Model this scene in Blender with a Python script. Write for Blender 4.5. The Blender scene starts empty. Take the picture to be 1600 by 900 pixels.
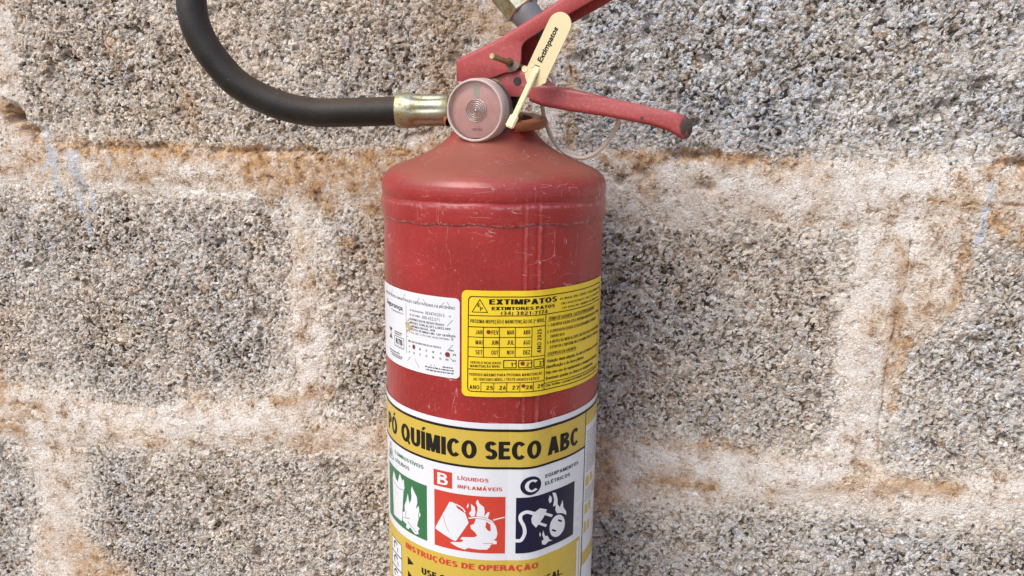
import bpy, bmesh, math, random
import numpy as np
from mathutils import Vector, Matrix
from mathutils.geometry import tessellate_polygon

random.seed(7)
scene = bpy.context.scene
COL = scene.collection
rad = math.radians

# ------------------------------------------------------------------ camera
cam_d = bpy.data.cameras.new('camera')
cam = bpy.data.objects.new('camera', cam_d)
COL.objects.link(cam)
scene.camera = cam
cam_d.sensor_width = 36.0
cam_d.lens = 36.0 * 1309.0 / 1600.0
cam_d.clip_start = 0.02
cam_d.clip_end = 300.0
PITCH, YAW, ROLL = rad(12.11), rad(11.8), rad(0.77)
fw = Vector((-math.sin(YAW) * math.cos(PITCH), math.cos(YAW) * math.cos(PITCH), -math.sin(PITCH)))
rt = fw.cross(Vector((0, 0, 1))).normalized()
upv = rt.cross(fw)
r2 = rt * math.cos(ROLL) + upv * math.sin(ROLL)
u2 = upv * math.cos(ROLL) - rt * math.sin(ROLL)
m = Matrix((r2, u2, -fw)).transposed().to_4x4()
m.translation = (0.1125, -0.5628, 0.2478)
cam.matrix_world = m

# ------------------------------------------------------------------ sky, sun, exposure
SUN_EL, SUN_AZ = rad(50), rad(212)      # azimuth clockwise from +y; the sun stands in front of the wall, a little left
world = bpy.data.worlds.new('World')
scene.world = world
world.use_nodes = True
wt = world.node_tree
wt.nodes.clear()
sky = wt.nodes.new('ShaderNodeTexSky')
sky.sky_type = 'NISHITA'
sky.sun_disc = False
sky.sun_elevation = SUN_EL
sky.sun_rotation = SUN_AZ
sky.dust_density = 2.5
bg = wt.nodes.new('ShaderNodeBackground')
bg.inputs['Strength'].default_value = 0.118
wo = wt.nodes.new('ShaderNodeOutputWorld')
wt.links.new(sky.outputs[0], bg.inputs[0])
wt.links.new(bg.outputs[0], wo.inputs[0])
sun_d = bpy.data.lights.new('sun', 'SUN')
sun_d.energy = 1.5
sun_d.angle = rad(42)
sun_d.color = (1.0, 0.945, 0.865)
sun = bpy.data.objects.new('sun', sun_d)
COL.objects.link(sun)
sdir = Vector((math.sin(SUN_AZ) * math.cos(SUN_EL), math.cos(SUN_AZ) * math.cos(SUN_EL), math.sin(SUN_EL)))
sun.rotation_euler = sdir.to_track_quat('Z', 'Y').to_euler()
scene.cycles.use_denoising = True
scene.cycles.max_bounces = 6
scene.cycles.diffuse_bounces = 3
scene.cycles.glossy_bounces = 3
vs = scene.view_settings
vs.view_transform = 'Standard'
vs.look = 'None'
vs.gamma = 1.0
vs.use_curve_mapping = False
vs.exposure = 0.8

# ------------------------------------------------------------------ helpers: objects
def link(o, parent=None):
    COL.objects.link(o)
    if parent is not None:
        o.parent = parent
        o.matrix_parent_inverse = Matrix.Translation(-ROOTLOC.get(parent.name, Vector()))
    return o

ROOTLOC = {}

def empty(name, loc, label, cat):
    o = bpy.data.objects.new(name, None)
    o.empty_display_size = 0.05
    o.location = loc
    o['label'] = label
    o['category'] = cat
    COL.objects.link(o)
    ROOTLOC[o.name] = Vector(loc)
    return o

def mesh_obj(name, verts, faces, mat, parent=None, smooth=False, solid=None):
    me = bpy.data.meshes.new(name)
    me.from_pydata([tuple(v) for v in verts], [], [tuple(f) for f in faces])
    me.update()
    me.materials.append(mat)
    if smooth:
        me.polygons.foreach_set('use_smooth', [True] * len(me.polygons))
    o = bpy.data.objects.new(name, me)
    link(o, parent)
    if solid:
        md = o.modifiers.new('thickness', 'SOLIDIFY')
        md.thickness = solid
        md.offset = -1
    return o

def bm_obj(name, bm, mat, parent=None, smooth=False):
    me = bpy.data.meshes.new(name)
    bmesh.ops.recalc_face_normals(bm, faces=bm.faces)
    bm.to_mesh(me)
    bm.free()
    me.materials.append(mat)
    if smooth:
        me.polygons.foreach_set('use_smooth', [True] * len(me.polygons))
        try:
            me.set_sharp_from_angle(angle=rad(38))
        except Exception:
            pass
    o = bpy.data.objects.new(name, me)
    return link(o, parent)

def frame_of(axis):
    a = Vector(axis).normalized()
    h = Vector((0, 0, 1)) if abs(a.z) < 0.9 else Vector((1, 0, 0))
    u = a.cross(h).normalized()
    return a, u, u.cross(a)

def lathe(bm, org, axis, prof, seg=64, wob=None, cap=True):
    """prof: list of (distance along the axis, radius); wob(angle, t) multiplies the radius"""
    a, u, v = frame_of(axis)
    org = Vector(org)
    rings = []
    for t, r in prof:
        if r <= 1e-7:
            rings.append([bm.verts.new(org + a * t)])
            continue
        rings.append([bm.verts.new(org + a * t + (u * math.cos(w) + v * math.sin(w)) * r * (wob(w, t) if wob else 1.0))
                      for w in (2 * math.pi * k / seg for k in range(seg))])
    for A, B in zip(rings[:-1], rings[1:]):
        for k in range(seg):
            k2 = (k + 1) % seg
            if len(A) == 1 and len(B) == 1:
                continue
            if len(A) == 1:
                bm.faces.new((A[0], B[k], B[k2]))
            elif len(B) == 1:
                bm.faces.new((A[k], B[0], A[k2]))
            else:
                bm.faces.new((A[k], B[k], B[k2], A[k2]))
    if cap:
        for R_ in (rings[0], rings[-1]):
            if len(R_) > 2:
                bm.faces.new(R_)

def spline(pts, n=10):
    P = [Vector(q) for q in pts]
    P = [P[0] * 2 - P[1]] + P + [P[-1] * 2 - P[-2]]
    out = []
    for i in range(1, len(P) - 2):
        a, b, c, d = P[i - 1:i + 3]
        for k in range(n):
            t = k / n
            out.append(0.5 * ((2 * b) + (c - a) * t + (2 * a - 5 * b + 4 * c - d) * t * t + (3 * b - a - 3 * c + d) * t ** 3))
    out.append(P[-2])
    return out

def tube(bm, path, r, seg=24, cap=True):
    """r: number or function of the fraction along the path"""
    prev = None
    rings = []
    n = len(path)
    ref = None
    for i, c in enumerate(path):
        t = (path[min(i + 1, n - 1)] - path[max(i - 1, 0)]).normalized()
        if ref is None:
            _, u, _v = frame_of(t)
        else:
            u = (ref - t * ref.dot(t)).normalized()
        ref = u
        v = t.cross(u)
        rr = r(i / (n - 1)) if callable(r) else r
        rings.append([bm.verts.new(c + (u * math.cos(w) + v * math.sin(w)) * rr)
                      for w in (2 * math.pi * k / seg for k in range(seg))])
    for A, B in zip(rings[:-1], rings[1:]):
        for k in range(seg):
            bm.faces.new((A[k], A[(k + 1) % seg], B[(k + 1) % seg], B[k]))
    if cap:
        bm.faces.new(rings[0][::-1])
        bm.faces.new(rings[-1])

# ------------------------------------------------------------------ helpers: nodes
class NT:
    def __init__(self, name):
        self.mat = bpy.data.materials.new(name)
        self.mat.use_nodes = True
        self.t = self.mat.node_tree
        self.b = self.t.nodes['Principled BSDF']
        self.out = self.t.nodes['Material Output']
    def n(self, typ, **kw):
        nd = self.t.nodes.new('ShaderNode' + typ)
        for k, v in kw.items():
            setattr(nd, k, v)
        return nd
    def put(self, sock, v):
        if v is None:
            return
        if isinstance(v, bpy.types.NodeSocket):
            self.t.links.new(v, sock)
        elif isinstance(v, (tuple, list)) and len(v) == 3 and sock.type == 'RGBA':
            sock.default_value = (*v, 1)
        else:
            sock.default_value = v
    def math(self, op, a, b=None, c=None, clamp=False):
        nd = self.n('Math', operation=op, use_clamp=clamp)
        for s, v in zip(nd.inputs, (a, b, c)):
            self.put(s, v)
        return nd.outputs[0]
    def vmath(self, op, a, b=None):
        nd = self.n('VectorMath', operation=op)
        self.put(nd.inputs[0], a)
        if b is not None:
            self.put(nd.inputs[1], b)
        return nd.outputs['Value'] if op in ('LENGTH', 'DISTANCE', 'DOT_PRODUCT') else nd.outputs[0]
    def noise(self, vec, scale, detail=3, rough=0.55, dim='3D', col=False, dist=0.0):
        nd = self.n('TexNoise', noise_dimensions=dim)
        self.put(nd.inputs['Vector'], vec)
        nd.inputs['Scale'].default_value = scale
        nd.inputs['Detail'].default_value = detail
        nd.inputs['Roughness'].default_value = rough
        nd.inputs['Distortion'].default_value = dist
        return nd.outputs['Color' if col else 0]
    def voro(self, vec, scale, dim='2D', feature='F1', rnd=1.0):
        nd = self.n('TexVoronoi', voronoi_dimensions=dim, feature=feature)
        self.put(nd.inputs['Vector'], vec)
        nd.inputs['Scale'].default_value = scale
        nd.inputs['Randomness'].default_value = rnd
        return nd
    def ramp(self, fac, stops, mode='LINEAR'):
        nd = self.n('ValToRGB')
        nd.color_ramp.interpolation = mode
        el = nd.color_ramp.elements
        while len(el) < len(stops):
            el.new(0.5)
        for e, (p, c) in zip(el, stops):
            e.position = p
            e.color = (*(c if isinstance(c, tuple) else (c, c, c)), 1)
        self.put(nd.inputs[0], fac)
        return nd.outputs[0]
    def step(self, v, lo, hi):
        nd = self.n('MapRange', interpolation_type='SMOOTHSTEP')
        self.put(nd.inputs[0], v)
        nd.inputs[1].default_value = lo
        nd.inputs[2].default_value = hi
        return nd.outputs[0]
    def mix(self, fac, a, b, mode='MIX'):
        nd = self.n('Mix', data_type='RGBA', blend_type=mode)
        self.put(nd.inputs[0], fac)
        self.put(nd.inputs[6], a)
        self.put(nd.inputs[7], b)
        return nd.outputs[2]
    def attr(self, name):
        return self.n('Attribute', attribute_name=name).outputs['Fac']
    def pos(self):
        return self.n('TexCoord').outputs['Object']
    def set(self, **kw):
        names = dict(col='Base Color', rough='Roughness', metal='Metallic', spec='Specular IOR Level', coat='Coat Weight',
                     coat_r='Coat Roughness', normal='Normal', trans='Transmission Weight', ior='IOR', sss='Subsurface Weight')
        for k, v in kw.items():
            self.put(self.b.inputs[names[k]], v)
        return self
    def bump(self, h, dist=0.001, strength=1.0):
        nd = self.n('Bump')
        nd.inputs['Distance'].default_value = dist
        nd.inputs['Strength'].default_value = strength
        self.put(nd.inputs['Height'], h)
        self.set(normal=nd.outputs[0])
        return self
    def displace(self, h, scale, mid):
        nd = self.n('Displacement')
        self.put(nd.inputs['Height'], h)
        nd.inputs['Scale'].default_value = scale
        nd.inputs['Midlevel'].default_value = mid
        self.t.links.new(nd.outputs[0], self.out.inputs['Displacement'])
        self.mat.displacement_method = 'BOTH'
        return self

def flat(name, col, rough=0.5, metal=0.0, grain=0.06, gscale=900, wrinkle=0.0, **kw):
    """plain printed or moulded surface with a little uneven tone"""
    t = NT(name)
    n1 = t.noise(t.pos(), gscale * 0.12, 3)
    n2 = t.noise(t.pos(), gscale, 2)
    f = t.math('ADD', t.math('MULTIPLY', n1, grain * 1.6), t.math('MULTIPLY', n2, grain))
    c = t.mix(1.0, col, t.ramp(f, [(0, 1.0 - grain * 1.6), (grain * 2.6, 1.0)]), 'MULTIPLY')
    t.set(col=c, rough=t.math('ADD', rough - 0.06, t.math('MULTIPLY', n1, 0.12)), metal=metal, **kw)
    if wrinkle:
        t.bump(t.math('ADD', t.noise(t.pos(), 45, 3), t.math('MULTIPLY', t.noise(t.pos(), 420, 3), 0.06)), 0.0012, wrinkle)
    return t.mat

# ------------------------------------------------------------------ wall materials
def wall_uv(t):
    s = t.n('SeparateXYZ')
    t.put(s.inputs[0], t.pos())
    c = t.n('CombineXYZ')
    t.put(c.inputs[0], s.outputs[0])
    t.put(c.inputs[1], s.outputs[2])
    return c.outputs[0]

def warp(t, uv, scale, amp):
    w = t.vmath('SUBTRACT', t.noise(uv, scale, 2, dim='2D', col=True), (0.5, 0.5, 0.5))
    sc = t.n('VectorMath', operation='SCALE')
    t.put(sc.inputs[0], w)
    sc.inputs['Scale'].default_value = amp
    return t.vmath('ADD', uv, sc.outputs[0])

def stain(t, col, uv):
    """iron-coloured stain and pale blue paint runs carried by the vertex masks"""
    n = t.noise(uv, 95, 5, 0.65, dim='2D')
    n2 = t.noise(uv, 430, 3, 0.6, dim='2D')
    r = t.math('MULTIPLY', t.attr('rust'), t.step(t.math('ADD', t.math('MULTIPLY', n, 0.7), t.math('MULTIPLY', n2, 0.3)), 0.32, 0.58))
    rc = t.ramp(t.noise(uv, 210, 3, dim='2D'), [(0.3, (0.16, 0.065, 0.020)), (0.46, (0.42, 0.22, 0.075)), (0.66, (0.60, 0.385, 0.19))])
    col = t.mix(t.math('MULTIPLY', r, 0.88), col, rc)
    lm = t.math('MULTIPLY', t.attr('lime'), t.step(t.math('ADD', t.math('MULTIPLY', n, 0.5), t.math('MULTIPLY', n2, 0.5)), 0.40, 0.56))
    col = t.mix(t.math('MULTIPLY', lm, 0.6), col, (0.86, 0.845, 0.82))
    p = t.step(t.math('ADD', t.attr('paint'), t.math('MULTIPLY', t.math('SUBTRACT', n2, 0.5), 1.1)), 0.42, 0.58)
    return t.mix(t.math('MULTIPLY', p, 0.68), col, (0.52, 0.58, 0.66))

def make_block_mat():
    t = NT('concrete_block')
    uv = wall_uv(t)
    uw = warp(t, warp(t, uv, 90, 0.005), 700, 0.0008)
    v1 = t.voro(uw, 500)
    v2 = t.voro(uw, 165)
    s1 = t.n('SeparateColor')
    t.put(s1.inputs[0], v1.outputs['Color'])
    s2 = t.n('SeparateColor')
    t.put(s2.inputs[0], v2.outputs['Color'])
    fine = t.noise(uv, 900, 3, 0.6, dim='2D')
    grain = t.ramp(s1.outputs[0], [(0.0, (0.035, 0.030, 0.026)), (0.075, (0.070, 0.056, 0.045)), (0.125, (0.29, 0.21, 0.145)), (0.22, (0.42, 0.355, 0.29)),
                                   (0.5, (0.52, 0.475, 0.425)), (0.75, (0.61, 0.575, 0.53)), (1.0, (0.78, 0.755, 0.72))])
    blu = t.step(s1.outputs[2], 0.62, 0.72)
    grain = t.mix(t.math('MULTIPLY', blu, 0.75), grain, t.mix(1.0, grain, (0.80, 0.90, 1.06), 'MULTIPLY'))
    peb = t.math('MULTIPLY', t.math('GREATER_THAN', s2.outputs[0], 0.83), t.math('LESS_THAN', v2.outputs['Distance'], 0.42))
    pebc = t.ramp(s2.outputs[1], [(0, (0.34, 0.24, 0.17)), (0.35, (0.50, 0.42, 0.36)), (0.7, (0.56, 0.555, 0.56)), (1, (0.68, 0.67, 0.66))])
    col = t.mix(t.math('MULTIPLY', peb, 0.8), grain, pebc)
    col = t.mix(1.0, col, t.ramp(fine, [(0.25, 0.72), (0.7, 1.12)]), 'MULTIPLY')
    fleck = t.math('MULTIPLY', t.step(t.noise(uw, 400, 4, 0.75, dim='2D'), 0.566, 0.606), t.step(t.noise(uv, 45, 3, dim='2D'), 0.30, 0.62))
    col = t.mix(t.math('MULTIPLY', fleck, 0.88), col, t.ramp(s2.outputs[2], [(0, (0.03, 0.026, 0.024)), (0.6, (0.055, 0.042, 0.034)), (1, (0.16, 0.09, 0.05))]))
    # broad tone: warmer and cooler clouds, each block a touch different
    oi = t.n('ObjectInfo').outputs['Random']
    cloud = t.noise(uv, 11, 4, 0.6, dim='2D')
    cloud2 = t.noise(uv, 38, 4, 0.6, dim='2D')
    tint = t.ramp(t.math('ADD', t.math('MULTIPLY', cloud, 0.75), t.math('MULTIPLY', oi, 0.25)), [(0.3, (0.97, 0.98, 1.0)), (0.5, (1.03, 0.99, 0.94)), (0.68, (1.07, 0.97, 0.86))])
    col = t.mix(1.0, col, tint, 'MULTIPLY')
    col = t.mix(t.attr('cool'), col, t.mix(1.0, col, (0.90, 0.97, 1.06), 'MULTIPLY'))
    col = t.mix(1.0, col, t.ramp(cloud2, [(0.3, 0.86), (0.5, 1.0), (0.7, 1.10)]), 'MULTIPLY')
    tan = t.step(t.noise(uv, 60, 4, 0.65, dim='2D'), 0.60, 0.74)
    col = t.mix(t.math('MULTIPLY', tan, 0.35), col, (0.40, 0.24, 0.13))
    # thin cement film near the joints
    film = t.math('MULTIPLY', t.attr('smear'), t.step(t.noise(uv, 240, 4, 0.65, dim='2D'), 0.30, 0.62))
    col = t.mix(t.math('MULTIPLY', film, 0.85), col, t.ramp(t.noise(uv, 130, 4, dim='2D'), [(0.3, (0.62, 0.53, 0.43)), (0.5, (0.75, 0.685, 0.60)), (0.7, (0.84, 0.81, 0.77))]))
    col = stain(t, col, uv)
    t.set(col=col, rough=0.92, spec=0.25)
    dome = t.math('MINIMUM', 0.52, t.math('SUBTRACT', 0.78, t.math('POWER', v1.outputs['Distance'], 1.6)))
    dome2 = t.math('MULTIPLY', peb, t.math('SUBTRACT', 0.45, v2.outputs['Distance']))
    h = t.math('ADD', t.math('MULTIPLY', dome, 1.1), t.math('MULTIPLY', s1.outputs[1], 0.55))
    h = t.math('ADD', h, t.math('MULTIPLY', dome2, 2.6))
    h = t.math('ADD', h, t.math('MULTIPLY', t.noise(uv, 620, 3, 0.6, dim='2D'), 0.6))
    pit = t.step(t.noise(uv, 170, 3, 0.6, dim='2D'), 0.60, 0.70)
    h = t.math('SUBTRACT', t.math('SUBTRACT', h, t.math('MULTIPLY', pit, 1.5)), t.math('MULTIPLY', fleck, 1.6))
    h = t.math('MULTIPLY_ADD', t.math('SUBTRACT', h, 1.3), t.math('SUBTRACT', 1.0, t.math('MULTIPLY', t.attr('smear'), 0.45)), 1.3)
    t.displace(h, 0.0014, 1.5)
    return t.mat

def make_mortar_mat():
    t = NT('mortar')
    uv = wall_uv(t)
    uw = warp(t, uv, 160, 0.003)
    a = t.noise(uw, 70, 5, 0.65, dim='2D')
    b = t.noise(warp(t, uv, 300, 0.004), 480, 4, 0.75, dim='2D')
    c = t.math('ADD', t.math('MULTIPLY', a, 0.55), t.math('MULTIPLY', b, 0.45))
    col = t.ramp(c, [(0.36, (0.26, 0.165, 0.10)), (0.42, (0.55, 0.44, 0.34)), (0.485, (0.73, 0.66, 0.59)), (0.585, (0.84, 0.805, 0.77))])
    big = t.noise(uv, 14, 4, 0.6, dim='2D')
    col = t.mix(t.step(big, 0.50, 0.66), col, t.mix(1.0, col, (0.98, 0.91, 0.83), 'MULTIPLY'))
    sp = t.voro(uw, 210)
    spc = t.n('SeparateColor')
    t.put(spc.inputs[0], sp.outputs['Color'])
    dot = t.math('MULTIPLY', t.math('GREATER_THAN', spc.outputs[0], 0.955), t.math('LESS_THAN', t.math('ADD', sp.outputs['Distance'], t.math('MULTIPLY', b, 0.5)), 0.52))
    col = t.mix(t.math('MULTIPLY', dot, 0.75), col, t.ramp(spc.outputs[1], [(0, (0.10, 0.07, 0.05)), (0.5, (0.34, 0.19, 0.10)), (1, (0.42, 0.37, 0.33))]))
    sp2 = t.step(t.noise(uv, 85, 4, 0.7, dim='2D'), 0.62, 0.70)
    col = t.mix(t.math('MULTIPLY', sp2, 0.35), col, (0.36, 0.20, 0.105))
    fk = t.step(t.noise(uw, 420, 4, 0.75, dim='2D'), 0.575, 0.64)
    col = t.mix(t.math('MULTIPLY', fk, 0.62), col, (0.17, 0.10, 0.06))
    col = stain(t, col, uv)
    t.set(col=col, rough=0.93, spec=0.2)
    h = t.math('ADD', t.math('MULTIPLY', t.noise(uw, 110, 4, 0.6, dim='2D'), 1.5), t.math('MULTIPLY', b, 1.1))
    h = t.math('ADD', h, t.math('MULTIPLY', t.noise(uv, 1300, 2, 0.6, dim='2D'), 0.4))
    pit = t.step(t.noise(uv, 120, 3, 0.6, dim='2D'), 0.62, 0.70)
    h = t.math('SUBTRACT', h, t.math('MULTIPLY', pit, 1.2))
    t.displace(h, 0.0015, 1.4)
    return t.mat

M_BLOCK = make_block_mat()
M_MORTAR = make_mortar_mat()

# ------------------------------------------------------------------ wall fields (metres on the wall plane: x along, z up)
def hash2(ix, iy, seed):
    h = (ix.astype(np.int64) * 374761393 + iy.astype(np.int64) * 668265263 + seed * 1442695041) & 0xFFFFFFFF
    h = ((h ^ (h >> 13)) * 1274126177) & 0xFFFFFFFF
    return ((h ^ (h >> 16)) & 0xFFFFFF) / float(0xFFFFFF)

def vnoise(x, z, scale, seed):
    x = x * scale + 1000.0
    z = z * scale + 1000.0
    ix, iz = np.floor(x), np.floor(z)
    fx, fz = x - ix, z - iz
    fx = fx * fx * (3 - 2 * fx)
    fz = fz * fz * (3 - 2 * fz)
    a = hash2(ix, iz, seed); b = hash2(ix + 1, iz, seed); c = hash2(ix, iz + 1, seed); d = hash2(ix + 1, iz + 1, seed)
    return (a * (1 - fx) + b * fx) * (1 - fz) + (c * (1 - fx) + d * fx) * fz

def fbm(x, z, scale, seed, octv=4):
    s, a, tot = 0.0, 1.0, 0.0
    for k in range(octv):
        s = s + a * (vnoise(x, z, scale * 2 ** k, seed + k * 17) - 0.5)
        tot += a
        a *= 0.55
    return s / tot * 2.0          # about -1 .. 1

def seg_dist(x, z, a, b):
    ax, az = a; bx, bz = b
    dx, dz = bx - ax, bz - az
    t = np.clip(((x - ax) * dx + (z - az) * dz) / (dx * dx + dz * dz + 1e-12), 0, 1)
    return np.hypot(x - ax - t * dx, z - az - t * dz)

def poly_sd(x, z, P):
    P = [(a * 0.001, b * 0.001) for a, b in P]
    d = np.full(x.shape, 9.0)
    inside = np.zeros(x.shape, bool)
    for (ax, az), (bx, bz) in zip(P, P[1:] + P[:1]):
        d = np.minimum(d, seg_dist(x, z, (ax, az), (bx, bz)))
        if az != bz:
            c = ((az > z) != (bz > z)) & (x < (bx - ax) * (z - az) / (bz - az) + ax)
            inside ^= c
    return np.where(inside, d, -d)

def stroke(x, z, P):
    d = np.full(x.shape, 9.0)
    P = [(a * 0.001, b * 0.001) for a, b in P]
    for a, b in zip(P[:-1], P[1:]):
        d = np.minimum(d, seg_dist(x, z, a, b))
    return d

UP = [(-600, 256), (-430, 256), (-408, 249), (-395, 238), (-383, 226), (-367, 215), (-328, 212), (-274, 214), (-232, 212), (-186, 213), (-136, 215), (-88, 220), (-56, 223), (20, 224), (59, 221), (80, 220), (105, 217), (129, 220), (153, 217), (177, 217), (195, 222), (215, 221), (237, 220), (255, 222), (274, 218), (295, 218), (323, 219), (500, 216),
      (500, 190), (327, 193), (281, 188), (260, 180), (212, 171), (203, 175), (164, 178), (124, 172), (99, 175), (60, 183), (-6, 181), (-99, 174), (-138, 176), (-198, 184), (-282, 184), (-337, 185), (-370, 186), (-417, 185), (-600, 184)]
RJ = [(214, 183), (281, 189), (283, 176), (276, 163), (282, 145), (280, 128), (270, 119), (249, 101), (248, 75), (252, 57), (250, 39), (246, 12), (218, 9), (218, 54), (217, 90), (217, 116), (220, 146)]
LJ = [(-150, 177), (-140, 174), (-138, 107), (-138, 83), (-143, 42), (-154, -5), (-187, -8), (-184, 39), (-177, 80), (-158, 111)]
LO = [(-600, 16), (-464, 17), (-439, 18), (-403, 15), (-378, 20), (-343, 9), (-320, 9), (-285, 15), (-245, 21), (-206, 27), (-184, 36), (-143, 12), (-123, 9), (-97, 13), (-13, 9), (66, 14), (89, 19), (115, 21), (142, 19), (158, 23), (176, 20), (197, 18), (217, 20), (246, 18), (278, 13), (298, 14), (320, 22), (349, 29), (500, 20),
      (500, -12), (354, -10), (309, -18), (282, -19), (262, -19), (233, -18), (200, -19), (162, -22), (136, -27), (100, -26), (68, -32), (-13, -32), (-97, -6), (-123, -6), (-170, -6), (-209, -17), (-242, -18), (-271, -23), (-300, -33), (-317, -27), (-341, -29), (-409, -36), (-447, -37), (-600, -36)]
BJ = [(-426, -26), (-353, -25), (-361, -42), (-370, -78), (-362, -118), (-345, -144), (-340, -190), (-428, -194), (-437, -158), (-416, -95), (-423, -49)]
TJ = [(-30, 400), (18, 400), (22, 342), (31, 293), (31, 268), (34, 236), (33, 214), (-30, 213), (-38, 268), (-36, 301)]
BED = [0.2 * k for k in range(-6, 6)]                 # heights of the bed joints
HEAD = {}                                             # head joints of each course, by the bed under it
for k in range(-6, 5):
    base = {0: -0.163, 1: 0.0, -1: 0.01}.get(k, -0.163 if k % 2 == 0 else 0.01)
    HEAD[k] = [base + 0.4 * j for j in range(-3, 4)]
CRACKS = [[(251, 169), (251, 148), (249, 126), (246, 101), (245, 83)], [(245, 83), (245, 57), (243, 34)], [(260, 194), (277, 193), (291, 195), (320, 193)], [(-142, 40), (-147, 27), (-154, 16), (-155, 4)]]
CREV = [([(-404, 252), (-396, 237), (-386, 228), (-378, 223)], 5.5, 15.0), ([(101, 219), (115, 219.5), (129, 221)], 3.5, 5.0), ([(-330, 214), (-300, 215), (-270, 216)], 2.0, 3.0), ([(-232, 214), (-186, 215), (-150, 216)], 2.0, 3.0),
        ([(78, 208), (84, 204)], 4.0, 6.0), ([(118, 200), (124, 198)], 3.5, 5.0), ([(-284, 6), (-280, 2)], 2.0, 4.0), ([(-262, -17), (-256, -23)], 2.5, 6.0), ([(-425, 2), (-408, -2)], 2.0, 4.0), ([(150, 219), (172, 219)], 2.5, 4.0), ([(296, 221), (310, 219)], 3.0, 4.0),
        ([(-345, 186), (-340, 178)], 2.0, 4.0), ([(-150, 186), (-147, 176)], 2.0, 4.0), ([(256, -2), (268, -6)], 2.0, 3.0), ([(60, 206), (66, 200)], 3.0, 4.0)]
PAINT = [([(-371, 216), (-369, 204), (-375, 197)], 2.2), ([(-365, 210), (-364, 198), (-367, 187), (-365, 178)], 3.0), ([(-350, 210), (-351, 199), (-346, 188)], 3.0), ([(-344, 210), (-344, 195), (-340, 184)], 2.0), ([(-348, 180), (-345, 166)], 2.2),
         ([(-337, 180), (-334, 168)], 2.2), ([(-341, 158), (-341, 148)], 1.8), ([(-372, 232), (-370, 222)], 2.0), ([(293, 206), (293, 197)], 1.8), ([(292, 190), (291, 177), (290, 171)], 2.4), ([(-318, 205), (-317, 200)], 1.4)]
RUST = [([(-362, 213), (-328, 212), (-274, 212), (-232, 211), (-186, 211), (-137, 211), (-98, 213), (-56, 219)], 7, 1.0), ([(-410, 246), (-385, 222), (-366, 212)], 5, .9), ([(-318, 203), (-286, 195)], 12, .75), ([(-197, 203), (-162, 198), (-118, 200), (-98, 193)], 14, .95),
        ([(-167, 189), (-142, 187)], 9, .9), ([(-110, 206), (-103, 184)], 14, 1.0), ([(-145, 186), (-140, 176)], 7, .8), ([(-128, 150), (-120, 146)], 5, .7), ([(-142, 128), (-140, 118)], 5, .6), ([(59, 219), (105, 217), (133, 218), (161, 216), (177, 216)], 4, 1.0), ([(82, 211), (88, 198)], 8, .9), ([(112, 202), (124, 197)], 7, .9),
        ([(177, 216), (198, 198)], 7, .6), ([(281, 183), (283, 161), (284, 133), (272, 117), (252, 100), (252, 60)], 3.5, .8), ([(298, 183), (318, 176)], 10, .95), ([(295, 221), (312, 218)], 6, .9), ([(-445, 23), (-443, -11), (-432, -18)], 10, .8), ([(-426, 1), (-399, -4)], 6, .75),
        ([(-263, 11), (-255, 22)], 5, .7), ([(-185, 23), (-145, 38)], 5, .7), ([(-176, -9), (-139, 0)], 7, .6), ([(-400, -117), (-347, -150)], 16, .8), ([(-398, -61), (-396, -81)], 7, .7), ([(99, -4), (117, -5)], 8, .9), ([(126, -11), (139, -10)], 5, .9), ([(207, -4), (235, 2)], 6, .7),
        ([(251, 5), (291, 5)], 6, .7), ([(66, 14), (63, -30)], 10, .75), ([(30, 293), (33, 268), (33, 227)], 4, .9), ([(-34, 305), (-14, 297)], 7, .7), ([(-50, 312), (-60, 240)], 14, .4), ([(150, 190), (166, 186)], 6, .5), ([(245, 169), (249, 130), (246, 85)], 3, .6), ([(262, 195), (318, 193)], 3, .7),
        ([(-310, 290), (-296, 285)], 6, .7), ([(-250, 255), (-246, 235)], 6, .55), ([(-105, 168), (-95, 120)], 14, .4), ([(-420, 205), (-380, 200)], 12, .4), ([(90, 18), (140, 20), (170, 22)], 4, .6), ([(180, -8), (192, -8)], 4, .7), ([(-100, 20), (-90, -60)], 12, .35)]

LIME = [([(-440, 186), (-337, 186), (-282, 185), (-200, 184)], 5), ([(-162, 166), (-148, 160)], 9), ([(190, -8), (260, -12), (350, -4)], 9), ([(224, 165), (221, 100), (220, 30)], 11), ([(90, 4), (160, 6), (210, 8)], 11),
        ([(100, 202), (160, 197), (215, 204), (250, 208)], 14), ([(-150, 80), (-160, 55)], 9), ([(66, 184), (100, 184)], 8), ([(-330, 0), (-240, 2), (-190, 8)], 9), ([(-400, -60), (-395, -140)], 12), ([(232, 100), (230, 60)], 8)]

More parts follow.
